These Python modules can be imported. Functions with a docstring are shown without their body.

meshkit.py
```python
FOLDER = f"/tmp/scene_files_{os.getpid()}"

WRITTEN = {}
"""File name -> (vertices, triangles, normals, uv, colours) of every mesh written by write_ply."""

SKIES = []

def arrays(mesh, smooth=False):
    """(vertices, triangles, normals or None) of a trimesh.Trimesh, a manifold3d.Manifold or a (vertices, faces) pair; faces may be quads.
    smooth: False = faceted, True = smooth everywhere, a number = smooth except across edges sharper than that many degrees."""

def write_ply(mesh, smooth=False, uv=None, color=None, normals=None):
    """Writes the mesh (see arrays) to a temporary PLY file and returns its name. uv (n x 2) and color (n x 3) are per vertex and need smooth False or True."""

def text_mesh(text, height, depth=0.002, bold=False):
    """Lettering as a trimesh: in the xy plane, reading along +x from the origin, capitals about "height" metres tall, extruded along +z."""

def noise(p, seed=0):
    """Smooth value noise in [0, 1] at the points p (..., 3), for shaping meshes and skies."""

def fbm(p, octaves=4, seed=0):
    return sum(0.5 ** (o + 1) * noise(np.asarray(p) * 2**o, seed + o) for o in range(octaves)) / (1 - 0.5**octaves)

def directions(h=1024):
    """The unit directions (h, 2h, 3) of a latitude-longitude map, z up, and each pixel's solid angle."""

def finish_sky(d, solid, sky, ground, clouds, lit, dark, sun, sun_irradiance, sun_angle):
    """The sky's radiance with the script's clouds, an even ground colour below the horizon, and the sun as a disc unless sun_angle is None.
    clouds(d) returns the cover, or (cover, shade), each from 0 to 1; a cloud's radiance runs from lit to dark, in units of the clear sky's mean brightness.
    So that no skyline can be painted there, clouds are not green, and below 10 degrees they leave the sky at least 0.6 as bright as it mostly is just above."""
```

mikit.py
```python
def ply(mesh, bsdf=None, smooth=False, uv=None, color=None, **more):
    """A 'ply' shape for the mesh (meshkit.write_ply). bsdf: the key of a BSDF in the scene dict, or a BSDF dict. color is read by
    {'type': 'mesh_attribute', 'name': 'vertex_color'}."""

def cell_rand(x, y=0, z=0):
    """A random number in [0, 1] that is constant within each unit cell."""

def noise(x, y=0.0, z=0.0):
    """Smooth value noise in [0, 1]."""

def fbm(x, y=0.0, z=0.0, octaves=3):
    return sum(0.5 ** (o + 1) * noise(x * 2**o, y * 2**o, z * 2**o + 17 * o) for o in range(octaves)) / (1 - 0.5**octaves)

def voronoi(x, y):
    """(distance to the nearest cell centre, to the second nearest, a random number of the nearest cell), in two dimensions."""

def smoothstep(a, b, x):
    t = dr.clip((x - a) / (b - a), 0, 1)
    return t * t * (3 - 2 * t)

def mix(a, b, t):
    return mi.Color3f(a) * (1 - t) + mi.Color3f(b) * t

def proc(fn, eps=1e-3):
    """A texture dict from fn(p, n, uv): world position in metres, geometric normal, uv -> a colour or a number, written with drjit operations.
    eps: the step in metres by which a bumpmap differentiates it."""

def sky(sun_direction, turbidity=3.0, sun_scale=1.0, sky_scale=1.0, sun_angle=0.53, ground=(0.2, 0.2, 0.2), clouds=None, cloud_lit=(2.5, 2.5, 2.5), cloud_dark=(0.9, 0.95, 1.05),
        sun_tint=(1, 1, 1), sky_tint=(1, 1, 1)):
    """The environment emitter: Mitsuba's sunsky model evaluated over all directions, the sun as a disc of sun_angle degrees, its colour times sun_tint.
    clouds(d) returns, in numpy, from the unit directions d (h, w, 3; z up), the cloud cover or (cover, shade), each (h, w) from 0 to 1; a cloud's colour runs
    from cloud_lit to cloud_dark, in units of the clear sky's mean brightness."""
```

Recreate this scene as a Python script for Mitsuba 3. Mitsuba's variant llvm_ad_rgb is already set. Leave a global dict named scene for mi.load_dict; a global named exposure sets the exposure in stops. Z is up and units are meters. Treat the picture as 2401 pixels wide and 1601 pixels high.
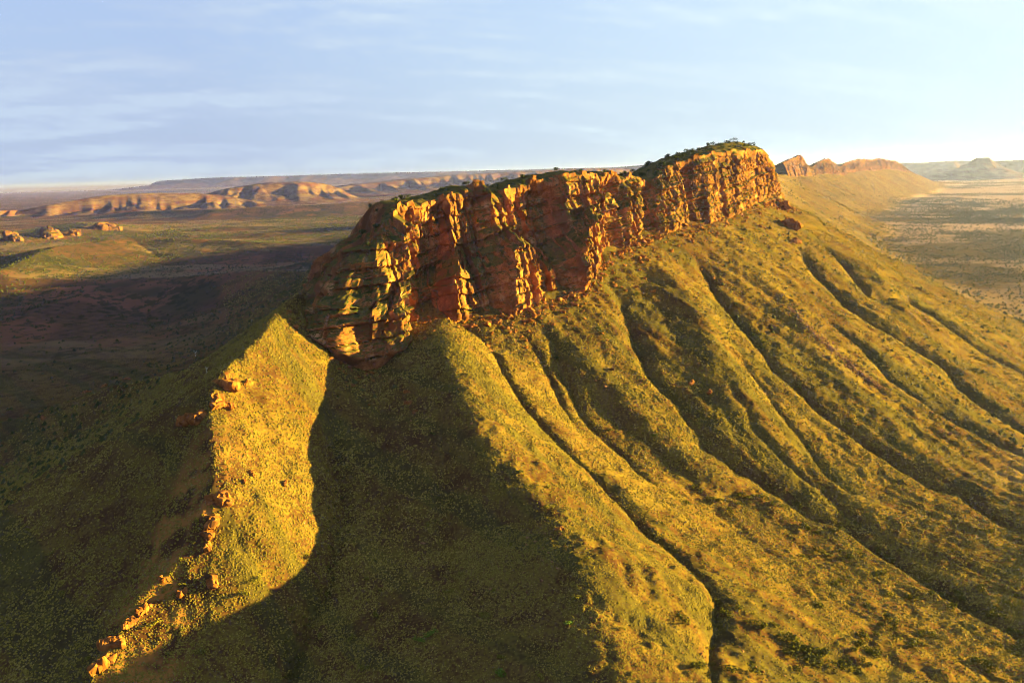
import math
import numpy as np
import drjit as dr
import mitsuba as mi
import trimesh
from scipy.interpolate import PchipInterpolator, RegularGridInterpolator
import mikit, meshkit
from mikit import proc, fbm, noise, voronoi, smoothstep, mix
T = mi.ScalarTransform4f

# ---------------------------------------------------------------- camera, sky, exposure
CAM_H = 250.0                       # metres above the plain on the right
PITCH, ROLL = math.radians(11.87), math.radians(1.6)
fwd = np.array([0, math.cos(PITCH), -math.sin(PITCH)])
r0 = np.array([1.0, 0, 0]); u0 = np.cross(r0, fwd)
up = math.cos(ROLL) * u0 + math.sin(ROLL) * r0
eye = np.array([0, 0, CAM_H])
exposure = 3.9
SUN_AZ, SUN_EL = math.radians(79.0), math.radians(6.0)     # azimuth clockwise from the camera's heading
sun_dir = [math.sin(SUN_AZ) * math.cos(SUN_EL), math.cos(SUN_AZ) * math.cos(SUN_EL), math.sin(SUN_EL)]

def thin_cloud(d):
    """Thin high cloud: a veil that thickens towards the horizon and the sun, with streaks drawn out by the wind."""
    x, y, z = d[..., 0], d[..., 1], np.maximum(d[..., 2], 0.0)
    u, v = x / (z + 0.16), y / (z + 0.16)
    w = meshkit.fbm(np.stack([u * 0.5, v * 0.5, 0 * u + 5], -1), 3, 7)
    a, b = u * 0.96 + v * 0.26, v * 0.96 - u * 0.26
    s = meshkit.fbm(np.stack([a * 0.9 + w * 1.5, b * 3.6 + w * 1.6, 0 * u], -1), 6, 3)
    fine = meshkit.fbm(np.stack([a * 5 + 5 * w, b * 16 + 5 * w, 0 * u], -1), 4, 5)
    ripple = meshkit.fbm(np.stack([a * 16 + 6 * w, b * 20 - a * 12, 0 * u], -1), 3, 6) * np.clip((meshkit.fbm(np.stack([a * 0.8, b * 1.6, 0 * u + 2], -1), 3, 9) - 0.5) / 0.12, 0, 1)
    streak = np.clip((s * 0.66 + fine * 0.34 - 0.43) / 0.22, 0, 1) * 0.8 + 0.5 * np.clip(ripple - 0.45, 0, 1)
    sunward = d @ np.array(sun_dir)
    glow = np.clip((sunward + 0.15) / 1.1, 0, 1)
    cover = np.clip(0.64 + 0.36 * np.exp(-z * 6) + 0.32 * streak, 0, 1)
    shade = np.clip(0.84 - 0.34 * streak - 1.0 * glow, 0, 1)
    return cover, shade

scene = {
    "type": "scene",
    "camera": {"type": "perspective", "fov": 65.42, "fov_axis": "x", "near_clip": 1.0, "far_clip": 120000.0,
               "to_world": T().look_at(origin=eye.tolist(), target=(eye + fwd).tolist(), up=up.tolist())},
    "sky": mikit.sky(sun_dir, turbidity=2.5, sun_scale=5.9, sky_scale=1.0, sun_tint=(0.86, 1.30, 0.95), sky_tint=(0.66, 0.86, 1.38), ground=(0.12, 0.1, 0.06),
                     clouds=thin_cloud, cloud_lit=(1.5, 1.84, 2.0), cloud_dark=(0.72, 0.9, 1.44)),
    # the air: far things fade to blue
    "air": {"type": "homogeneous", "albedo": {"type": "rgb", "value": [0.90, 0.72, 0.99]}, "sigma_t": {"type": "rgb", "value": [0.6e-5, 0.95e-5, 2.6e-5]}, "scale": 1.0,
            "phase": {"type": "hg", "g": 0.55}},
    "clear": {"type": "null"},
    "haze": {"type": "cube", "to_world": T().translate([0, 0, 170.0]).scale([42500, 42500, 200.0]), "bsdf": {"type": "ref", "id": "clear"}, "interior": {"type": "ref", "id": "air"}},
}
scene["camera"]["medium"] = {"type": "ref", "id": "air"}
labels = {"haze": {"kind": "stuff"}}

# ---------------------------------------------------------------- terrain: heights
def fb(x, y, s, octv=4, seed=0, z=0.0):
    return meshkit.fbm(np.stack([x / s, y / s, np.full_like(x, z)], -1), octv, seed) - 0.5

def poly_dist(x, y, P):
    """Nearest distance to the polyline P (n, 3: x, y, value), signed positive on its right hand side, the value there and the arc length."""
    P = np.asarray(P, float)
    best = np.full(x.shape, 1e18); val = np.zeros(x.shape); arc = np.zeros(x.shape); sg = np.ones(x.shape)
    s0 = 0.0
    for a, b in zip(P[:-1], P[1:]):
        dx, dy = b[0] - a[0], b[1] - a[1]; L2 = dx * dx + dy * dy + 1e-12; L = math.sqrt(L2)
        t = np.clip(((x - a[0]) * dx + (y - a[1]) * dy) / L2, 0, 1)
        ex, ey = x - a[0] - t * dx, y - a[1] - t * dy
        d2 = ex * ex + ey * ey
        m = d2 < best
        best = np.where(m, d2, best); val = np.where(m, a[2] + t * (b[2] - a[2]), val); arc = np.where(m, s0 + t * L, arc)
        sg = np.where(m, np.where(ex * dy - ey * dx > 0, 1.0, -1.0), sg)
        s0 += L
    return np.sqrt(best) * sg, val, arc

# crest of the spur at the lower left, and of the range under its caprock, from the nose away to the right (x, y, height)
SPUR = [(-190, 120, 22), (-172, 205, 46), (-156, 265, 74), (-152, 288, 86), (-138, 308, 98), (-136, 332, 112), (-147, 369, 130), (-156, 407, 146), (-149, 464, 160),
        (-150, 530, 171), (-125, 600, 178)]
# the broad buttress of talus that comes down from the cliff towards the viewer
BUTTRESS = [(40, 100, 26), (36, 200, 64), (29, 259, 84), (30, 280, 88), (26, 312, 94), (13, 346, 96), (-1, 373, 105), (-17, 406, 116), (-36, 460, 131), (-44, 498, 143), (-50, 540, 154), (-52, 600, 166)]
AXIS = [(-125, 600, 178), (-60, 640, 186), (20, 695, 193), (106, 780, 201), (192, 860, 208), (285, 970, 214), (348, 1065, 212), (395, 1180, 205), (425, 1330, 200), (480, 1600, 208), (590, 2000, 216), (750, 2500, 226), (990, 3000, 224), (1180, 3450, 212),
        (1249, 3700, 212), (1423, 3950, 222), (1514, 4100, 212), (1769, 4600, 216), (1935, 4850, 214), (2169, 5250, 208), (2509, 5800, 220), (2923, 6400, 220), (3340, 7000, 206), (3692, 7500, 170), (4195, 8200, 110), (4700, 9000, 20)]
def dense(P, n):
    P = np.array(P, float); u = np.concatenate([[0], np.cumsum(np.hypot(*np.diff(P[:, :2], axis=0).T))])
    return PchipInterpolator(u, P)(np.unique(np.concatenate([np.linspace(0, min(u[-1], 1500), n), np.linspace(0, u[-1], n)])))
AXIS = dense(AXIS, 24)
SP = np.array(SPUR, float); SPUR_AT = PchipInterpolator(SP[:, 1], SP[:, [0, 2]])
SP = np.array(BUTTRESS, float); BUTTRESS_AT = PchipInterpolator(SP[:, 1], SP[:, [0, 2]])
# low hills of the valley on the left (x, y, crest height) with a width and an edge on which side the crest is steep
HILLS = [
    ([(-185, 470, 132), (-243, 545, 118), (-295, 591, 103), (-356, 619, 83), (-400, 640, 66), (-520, 690, 30)], 120),
    ([(-60, 780, 170), (-180, 960, 138), (-288, 1167, 118), (-427, 1369, 98), (-604, 1469, 80), (-720, 1410, 68), (-760, 1250, 58), (-740, 1098, 46)], 230),
    ([(-1500, 1900, 40), (-1179, 1841, 66), (-1296, 2292, 84), (-1237, 2622, 76), (-939, 2583, 68), (-624, 2443, 52)], 360),
    ([(-1250, 1500, 30), (-1050, 1560, 50), (-850, 1640, 52), (-600, 1820, 44), (-400, 2050, 60)], 170),
    ([(-2600, 2900, 60), (-1925, 3150, 62), (-1863, 3300, 60), (-1966, 3820, 70), (-2300, 4300, 60)], 420),
    ([(-5200, 5600, 70), (-3899, 6209, 68), (-3955, 6767, 66), (-4005, 7473, 50)], 700),
    ([(-2900, 5600, 50), (-2400, 5300, 78), (-1800, 5000, 84), (-1100, 5100, 96), (-500, 5300, 100)], 420),
]

def tent(d, h, floor, wr, wl, pr, pl):
    tr = np.clip(1 - d / wr, 0, 1) ** pr
    tl = np.clip(1 + d / wl, 0, 1) ** pl
    return floor + (h - floor) * np.where(d >= 0, tr, tl)

def smax(a, b, k):
    m = np.maximum(a, b)
    return m + k * np.log(np.exp((a - m) / k) + np.exp((b - m) / k))

def z_plain(x, y):
    left = 1 / (1 + np.exp(np.clip((x - 0.38 * y) / 260.0, -40, 40)))      # the valley on the left lies higher than the plain on the right
    return 28 * left + 7 * fb(x, y, 900, 3, 1) * np.clip(np.hypot(x, y) / 800, 0, 1)

def z_base(x, y):
    p = z_plain(x, y)
    d, h, s = poly_dist(x, y, AXIS)
    wob = 1 + 0.16 * fb(x, y, 260, 3, 21)
    right = smax(h - 0.56 * np.maximum(d, 0) / wob, p + 46 * np.clip(1 - d / 560, 0, 1) ** 2.2, 12.0)
    z = np.where(d >= 0, right, tent(d, h, p, 560, 330 * wob, 1.75, 1.35))
    q = SPUR_AT(np.clip(y, 120, 600)); d = x - q[..., 0]
    h = q[..., 1] - 0.6 * np.maximum(y - 560, 0) - 0.3 * np.maximum(120 - y, 0)
    z = smax(z, tent(d, np.maximum(h, p - 2), p - 2, 290 * wob, 300 * wob, 1.6, 1.35), 3.0)
    q = BUTTRESS_AT(np.clip(y, 100, 600)); d = x - q[..., 0] - 10 * fb(y, 0 * y, 70, 2, 23)
    h = q[..., 1] - 0.8 * np.maximum(y - 540, 0) - 0.3 * np.maximum(100 - y, 0)
    d = np.sign(d) * (np.sqrt(d * d + 100) - 10)                     # a rounded crest
    z = smax(z, tent(d, np.maximum(h, p - 2), p - 2, 270 * wob, 360 * wob, 1.5, 1.4), 4.0)
    for P, w in HILLS:
        dd, hh, _ = poly_dist(x, y, P)
        wv = w * (1 + 0.5 * fb(x, y, w * 0.8, 3, 31))
        z = smax(z, tent(dd, hh, p - 3, wv, wv, 1.3, 1.3), 5.0)
    return z
GULLIES = [      # (depth or height, half width, course on the slope in metres)
    (9, 16, [(-114, 508), (-107, 456), (-100, 419), (-93, 391), (-86, 349), (-85, 319), (-91, 299), (-92, 286), (-90, 274)]),
    (6, 8, [(-41, 577), (-30, 571), (-11, 537), (0, 504), (4, 481), (14, 461), (24, 442), (33, 430), (44, 412), (51, 394), (59, 384), (65, 365), (73, 357), (80, 344), (83, 327), (85, 313), (80, 295), (73, 275), (68, 255)]),
    (5, 8, [(26, 588), (30, 577), (33, 554), (35, 541), (41, 525), (45, 509), (53, 493), (65, 481), (72, 468), (78, 450), (83, 444)]),
    (8, 13, [(84, 672), (90, 638), (96, 598), (100, 570), (106, 552), (114, 543), (119, 531), (125, 520), (127, 508), (134, 501), (143, 491), (151, 490), (165, 480), (175, 473), (183, 464), (201, 462), (210, 450), (222, 434), (229, 415), (235, 395), (240, 377), (247, 356)]),
    (7, 10, [(177, 761), (180, 746), (182, 713), (186, 695), (192, 679), (201, 654), (205, 632), (209, 613), (217, 601), (225, 593), (234, 579), (245, 568), (257, 554), (271, 548), (282, 536), (291, 525), (308, 521), (314, 496), (320, 469)]),
    (9, 13, [(315, 876), (316, 842), (316, 816), (326, 792), (330, 770), (345, 751), (357, 741), (375, 732), (389, 719), (400, 705), (394, 676), (399, 661), (409, 645), (421, 631)]),
    (5, 8, [(288, 726), (294, 710), (300, 696), (308, 685), (312, 669), (317, 646), (328, 633), (340, 622), (355, 616), (370, 607), (380, 597), (394, 588)]),
    (9, 13, [(363, 939), (367, 908), (372, 885), (371, 847), (373, 822), (399, 832), (433, 851), (452, 843), (471, 817), (489, 804), (516, 784)]),
    (4, 8, [(398, 921), (418, 908), (466, 918), (488, 912), (512, 899), (545, 883)]),
    (10, 14, [(444, 1451)]),
    (1.6, 7, [(-94, 531), (-83, 477), (-74, 426), (-67, 378), (-63, 331), (-59, 293)]),
    (2.2, 9, [(-47, 462), (-41, 426), (-38, 392), (-37, 361), (-36, 325), (-33, 283)]),
    (4, 7, [(179, 624), (183, 599), (190, 577), (195, 552), (203, 529), (210, 507), (221, 490)]),
    (4, 9, [(154, 592), (161, 554), (169, 528), (181, 509), (198, 491), (210, 471), (228, 450)]),
    (4, 7, [(8, 578), (17, 563), (25, 539), (32, 513), (41, 482)]),
    (3, 7, [(47, 545), (56, 523), (69, 507), (85, 496), (99, 481), (112, 467)]),
    (4, 8, [(333, 832), (337, 786), (376, 773)]),
]
RIBS = [      # (depth or height, half width, course on the slope in metres)
    (2.6, 12, [(42, 598), (56, 574), (68, 546), (83, 521), (100, 499), (116, 482), (137, 468), (161, 448)]),
    (9, 18, [(138, 743), (142, 702), (150, 668), (155, 624), (158, 594), (166, 561), (177, 535)]),
    (4, 14, [(236, 817), (244, 742), (256, 681), (267, 629), (279, 589), (296, 560), (326, 525)]),
    (10, 16, [(734, 2282)]),
    (6, 13, [(397, 957), (404, 905), (409, 865), (403, 800), (409, 785)]),
    (5, 14, [(-164, 417), (-145, 387), (-133, 360), (-121, 329), (-121, 305)]),
]

gx, gy = np.arange(-424, 768, 3.0), np.arange(146, 1506, 3.0)
GX, GY = np.meshgrid(gx, gy, indexing="ij")
NEAR = RegularGridInterpolator((gx, gy), np.stack([z_base(GX, GY), *poly_dist(GX, GY, AXIS)[::2]], -1))

def z_ground(x, y, fine=True):
    x = np.asarray(x, float); y = np.asarray(y, float)
    near = (x > -420) & (x < 760) & (y > 150) & (y < 1500)
    xs, ys, zs = x[near], y[near], np.zeros(near.sum())
    wx, wy = xs + 8 * fb(xs, ys, 34, 4, 41), ys + 8 * fb(xs, ys, 34, 4, 42)
    for k, (dep, w, P) in enumerate(GULLIES + RIBS):
        P = np.array(P, float)
        m = (wx > P[:, 0].min() - 5 * w) & (wx < P[:, 0].max() + 5 * w) & (wy > P[:, 1].min() - 5 * w) & (wy < P[:, 1].max() + 5 * w)
        n = len(P); fade = np.minimum(np.minimum(np.arange(n) + 0.35, (n - 1 - np.arange(n)) + 1.0) / 2.2, 1)
        d, v, s = poly_dist(wx[m], wy[m], np.column_stack([P, fade]))
        if k < len(GULLIES):
            q = np.abs(d) / w
            zs[m] -= dep * v * (0.95 * np.exp(-(np.abs(d) / (0.42 * w)) ** 1.2) + 0.2 * np.exp(-(q / 1.3) ** 2))
        else:
            zs[m] += dep * v * np.exp(-(d / w) ** 2 * 0.7)
    # small rills that run down the fall line on both sides of the range
    q = NEAR(np.column_stack([xs, ys]))
    d, s = q[:, 1], q[:, 2]
    on = np.clip((np.abs(d) - 20) / 60, 0, 1) * np.clip((520 - np.abs(d)) / 200, 0, 1) * np.clip((s - 40) / 120, 0, 1)
    c = s + 26 * fb(xs, ys, 90, 3, 51)
    far = np.clip((s - 700) / 300, 0, 1)
    rill = np.abs(fb(c, 0.12 * d, 26, 3, 52)) * 2
    big = np.abs(fb(c, 0.08 * d, 75, 3, 53)) * 2
    thin = np.abs(fb(s + 9 * fb(xs, ys, 40, 3, 54), 0.05 * d, 9, 2, 55)) * 2
    zs += on * ((3.0 + 2.0 * far) * (rill - 0.3) + (0.6 + 9 * far) * (big - 0.3) + 2.0 * (thin - 0.3))
    zs += (4.5 * fb(xs, ys, 40, 3, 65) + 3.5 * fb(xs, ys, 15, 3, 66)) * np.clip((520 - ys) / 120, 0, 1)
    if fine:
        zs += 3.6 * fb(xs, ys, 24, 5, 61) + 1.9 * fb(xs, ys, 4.8, 3, 62) + 3.0 * np.abs(fb(xs, ys, 12, 4, 64)) - 0.5
    z = np.empty(x.shape); z[near] = q[:, 0] + zs
    out = ~near
    xo, yo = x[out], y[out]
    z[out] = z_base(xo, yo)
    d, h, s = poly_dist(xo, yo, AXIS)
    on = np.clip((np.abs(d) - 20) / 60, 0, 1) * np.clip((560 - np.abs(d)) / 250, 0, 1) * (s > 700)
    c = s + 30 * fb(xo, yo, 120, 3, 51)
    big = np.abs(fb(c, 0.05 * d, 75, 3, 53)) * 2
    r = np.hypot(xo, yo)
    z[out] += on * (13.5 + 9 * np.clip((s - 3000) / 800, 0, 1)) * (big - 0.3) + on * 5 * (np.abs(fb(c, 0.04 * d, 32, 2, 56)) * 2 - 0.3) + 11 * fb(xo, yo, 90, 5, 63) * np.clip(1.6 - r / 5000, 0.15, 1) * np.where(xo < 0.4 * yo, 1, 0.25)
    return z

def grid_mesh(X, Y, Z, wrap=False):
    n, m = X.shape
    v = np.column_stack([X.ravel(), Y.ravel(), Z.ravel()])
    i = np.arange(n * m).reshape(n, m)
    a, b, c, d = i[:-1, :-1].ravel(), i[1:, :-1].ravel(), i[1:, 1:].ravel(), i[:-1, 1:].ravel()
    return v, np.vstack([np.column_stack([a, b, c]), np.column_stack([a, c, d])])

def add(key, mesh, bsdf, smooth=True, **k):
    scene[key] = mikit.ply(mesh, bsdf, smooth=smooth, **k)

az = np.radians(np.concatenate([np.arange(-62, -37, 0.5), np.arange(-37, 37, 0.12), np.arange(37, 62.1, 0.5)]))
r_near = np.concatenate([[150, 165, 180, 192, 202], np.geomspace(210, 1500, 470)])
r_far = np.concatenate([np.geomspace(1500, 9000, 270), np.geomspace(9150, 41000, 50)])
for key, rr, step in (("hillside", r_near, 1), ("plain", r_far, 1)):
    A, R = np.meshgrid(az[::step], rr, indexing="ij")
    X, Y = R * np.sin(A), R * np.cos(A)
    add(key, grid_mesh(X, Y, z_ground(X, Y)), "ground")
    labels[key] = {"kind": "structure"}

# ---------------------------------------------------------------- the cliff
STATIONS = [((-172, 730), (-128, 715, 200)),
            ((-170, 612), (-134, 628, 190)),
            ((-147, 548), (-113, 592, 205)),
            ((-118, 504), (-97, 562, 213)),
            ((-89, 509), (-88, 564, 221)),
            ((-76, 553), (-77, 597, 229)),
            ((-55, 574), (-56, 625, 238)),
            ((-14, 583), (-30, 642, 242.5)),
            ((8, 600), (-12, 662, 236.5)),
            ((30, 617), (10, 692, 240.5)),
            ((50, 632), (38, 708, 242.5)),
            ((68, 660), (64, 725, 244.5)),
            ((87, 698), (92, 753, 245.5)),
            ((108, 733), (115, 785, 244.5)),
            ((139, 772), (141, 812, 241.5)),
            ((165, 800), (161, 830, 251)),
            ((192, 822), (188, 848, 258)),
            ((225, 858), (222, 875, 267)),
            ((263, 908), (262, 925, 269)),
            ((304, 968), (301, 975, 270)),
            ((346, 1018), (333, 1015, 252)),
            ((370, 1078), (350, 1073, 243)),
            ((397, 1150), (374, 1145, 232)),
            ((425, 1230), (400, 1225, 212))]

def cells(u, v, su, sv, seed, tilt=0.0):
    """Offset of each point from irregular facets of about su x sv metres: a random step per facet and a random tilt."""
    a, b = np.floor(u / su), np.floor(v / sv)
    best = np.full(u.shape, 1e9); out = np.zeros(u.shape); second = np.full(u.shape, 1e9)
    def h(i, j, k):
        q = (i.astype(np.int64) * 374761393 + j.astype(np.int64) * 668265263 + (k + seed * 17) * 1442695041) & 0xFFFFFFFF
        q = ((q ^ (q >> 13)) * 1274126177) & 0xFFFFFFFF
        return ((q ^ (q >> 16)) & 0xFFFFFF) / 16777215.0
    for i in (-1, 0, 1):
        for j in (-1, 0, 1):
            ci, cj = a + i, b + j
            cu, cv = (ci + h(ci, cj, 1)) * su, (cj + h(ci, cj, 2)) * sv
            du, dv = (u - cu) / su, (v - cv) / sv
            d = du * du + dv * dv
            m = d < best
            second = np.where(m, best, np.minimum(second, d)); best = np.where(m, d, best)
            val = (h(ci, cj, 3) - 0.5) * 2 + tilt * ((h(ci, cj, 4) - 0.5) * 2 * du + (h(ci, cj, 5) - 0.5) * 2 * dv)
            out = np.where(m, val, out)
    return out, np.sqrt(second) - np.sqrt(best)

def hash2(i, j, k):
    q = (np.asarray(i).astype(np.int64) * 374761393 + np.asarray(j).astype(np.int64) * 668265263 + k * 1442695041) & 0xFFFFFFFF
    q = ((q ^ (q >> 13)) * 1274126177) & 0xFFFFFFFF
    return ((q ^ (q >> 16)) & 0xFFFFFF) / 16777215.0

def blocks(u, v, wu, wv, seed, tilt=0.3):
    """Offsets of jointed rock: columns of uneven width, each broken into blocks at heights of its own, each block a flat, slightly tilted face."""
    uu = u / wu + 0.9 * meshkit.noise(np.stack([u / wu * 0.8, 0 * u, 0 * u + seed], -1), seed)
    c_ = np.floor(uu); fu = uu - c_ - 0.5
    vv = v / wv * (0.7 + 0.6 * hash2(c_, 0 * c_, seed)) + 7 * hash2(c_, 0 * c_ + 1, seed)
    r_ = np.floor(vv); fv = vv - r_ - 0.5
    o = 1.3 * (hash2(c_, 0 * c_ + 2, seed) - 0.5) + 1.0 * (hash2(c_, r_, seed + 5) - 0.5)
    return o + tilt * ((hash2(c_, r_, seed + 6) - 0.5) * 2 * fu + (hash2(c_, r_, seed + 7) - 0.65) * fv), np.minimum(0.5 - np.abs(fu), (0.5 - np.abs(fv)) * wv / wu)

def cliff_mesh(stations, ds, nrow, amp=1.0, seed=0, course=None):
    B = np.array([s[0] for s in stations], float); Rm = np.array([s[1] for s in stations], float)
    mid = (B + Rm[:, :2]) / 2
    L = np.concatenate([[0], np.cumsum(np.hypot(*np.diff(mid, axis=0).T))])
    s = np.arange(0, L[-1], ds)
    f = lambda a: PchipInterpolator(L, a)(s)
    bx, by, rx, ry, rz = f(B[:, 0]), f(B[:, 1]), f(Rm[:, 0]), f(Rm[:, 1]), f(Rm[:, 2])
    mx, my = (bx + rx) / 2, (by + ry) / 2
    k = int(16 / ds) * 2 + 1
    sm = lambda a: np.convolve(np.pad(a, k // 2, mode="edge"), np.ones(k) / k, mode="valid")
    tx, ty = np.gradient(sm(mx)), np.gradient(sm(my)); tl = np.hypot(tx, ty) + 1e-9
    nx, ny = ty / tl, -tx / tl                                       # outward
    rz = rz + amp * np.clip((np.hypot(rx - bx, ry - by) - 5) / 40, 0.3, 1) * (6.5 * blocks(s, 0 * s, 12, 50, 90 + seed, 0.3)[0] + 2.4 * blocks(s, 0 * s, 5, 50, 95 + seed, 0.3)[0]) + 3.0 * (meshkit.fbm(np.column_stack([s / 14, 0 * s, 0 * s + seed]), 4, 5 + seed) - 0.5)
    bz = z_ground(bx, by) - 5.0
    t = np.linspace(0, 1, nrow)
    S, Tt = np.meshgrid(s, t, indexing="ij")
    c = lambda a: a[:, None]
    setback = np.hypot(rx - bx, ry - by)
    shelf = np.clip(0.52 + 0.7 * (meshkit.fbm(np.stack([S / 40, 0 * S, 0 * S + 3 + seed], -1), 3, 8) - 0.5), 0.2, 0.75)
    fr = c(np.clip((setback - 14) / 75, 0.04, 0.6) * np.clip((s - 170) / 80, 0.15, 1)) * (0.5 + meshkit.fbm(np.stack([S / 28, 0 * S, 0 * S + 9 + seed], -1), 2, 18))
    lo = (1 - fr) * shelf * 0.9
    prof = lo * np.clip(Tt / shelf, 0, 1) + fr * np.clip((Tt - shelf) / 0.12, 0, 1) + (1 - fr - lo) * np.clip((Tt - shelf - 0.12) / (0.88 - shelf), 0, 1)
    X = c(bx) + (c(rx) - c(bx)) * prof; Y = c(by) + (c(ry) - c(by)) * prof; Z = c(bz) + (c(rz) - c(bz)) * Tt
    Sw = S + 7 * (meshkit.fbm(np.stack([S / 18, Z / 30, 0 * S + 1], -1), 3, 9) - 0.5) + 0.10 * Z
    Zw = Z - 0.16 * S + 5 * (meshkit.fbm(np.stack([S / 22, Z / 14, 0 * S + 2], -1), 3, 10) - 0.5)
    n1 = meshkit.fbm(np.stack([Sw / 34, Z / 150, 0 * S + seed], -1), 2, 12)
    n2 = meshkit.fbm(np.stack([Sw / 15, Z / 70, 0 * S + 7 + seed], -1), 2, 13)
    def saw(q, drop):                                                # buttresses: a face turned to the left, then a wall that faces right
        ph = q - np.floor(q)
        hgt = 0.55 + 0.9 * cells(q, 0 * q, 1.0, 1.0, 31 + seed)[0] * 0.5
        return np.where(ph < 1 - drop, ph / (1 - drop), (1 - ph) / drop) * hgt
    wall = c(np.clip((setback - 12) / 45, 0.35, 1))
    ns = meshkit.fbm(np.stack([S / 60, Z / 90, 0 * S + 21 + seed], -1), 2, 22)
    D = wall * (19 * (saw(Sw / 46 + 2.2 * ns, 0.34) - 0.5) + 3.5 * (saw(Sw / 15 + 1.5 * ns + 0.3, 0.35) - 0.5)) + 9 * (0.5 - np.abs(2 * n1 - 1)) + 3 * (0.5 - np.abs(2 * n2 - 1) * 1.3)
    if course is not None:                                           # the large buttresses and clefts, from left to right
        D = D * 0.42 + 1.25 * np.interp(np.interp(Sw - 0.10 * (Z - 200), L, np.arange(len(L))), course[0], course[1])
    ledge = Zw / 11.0 + 1.2 * meshkit.fbm(np.stack([S / 30, 0 * S, 0 * S + 33 + seed], -1), 3, 23)
    D = D - 3.6 * np.clip((S - 120) / 90, 0.3, 1) * (ledge - np.floor(ledge)) * (0.3 + 1.2 * meshkit.fbm(np.stack([S / 35, Z / 35, 0 * S + 5], -1), 2, 24))    # each bed leans back to a ledge
    b1, e1 = blocks(Sw, Zw, 11.0, 22, 1 + seed)
    b2, e2 = blocks(Sw + 2.5 * b1, Zw, 5.2, 8, 2 + seed)
    b3, e3 = blocks(Sw, Zw + 2 * b2, 2.3, 3.0, 3 + seed)
    c3, _ = cells(Sw, Zw, 2.0, 2.6, 3 + seed, 1.0)
    jag = c(np.clip((setback - 5) / 40, 0.5, 1))
    D = D + jag * (3.0 * b1 + 2.3 * b2 + 0.9 * b3) + 0.3 * c3 - 1.5 * np.exp(-np.clip(e1, 0, 1) / 0.04) - 0.7 * np.exp(-np.clip(e2, 0, 1) / 0.06)
    band = meshkit.fbm(np.stack([Zw / 4.2, S / 160, 0 * S + 4], -1), 3, 14)
    D = D + 3.4 * (band - 0.5) * (2 - jag) + 0.6 * (meshkit.fbm(np.stack([S / 1.3, Z / 1.3, 0 * S], -1), 3, 15) - 0.5)
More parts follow.
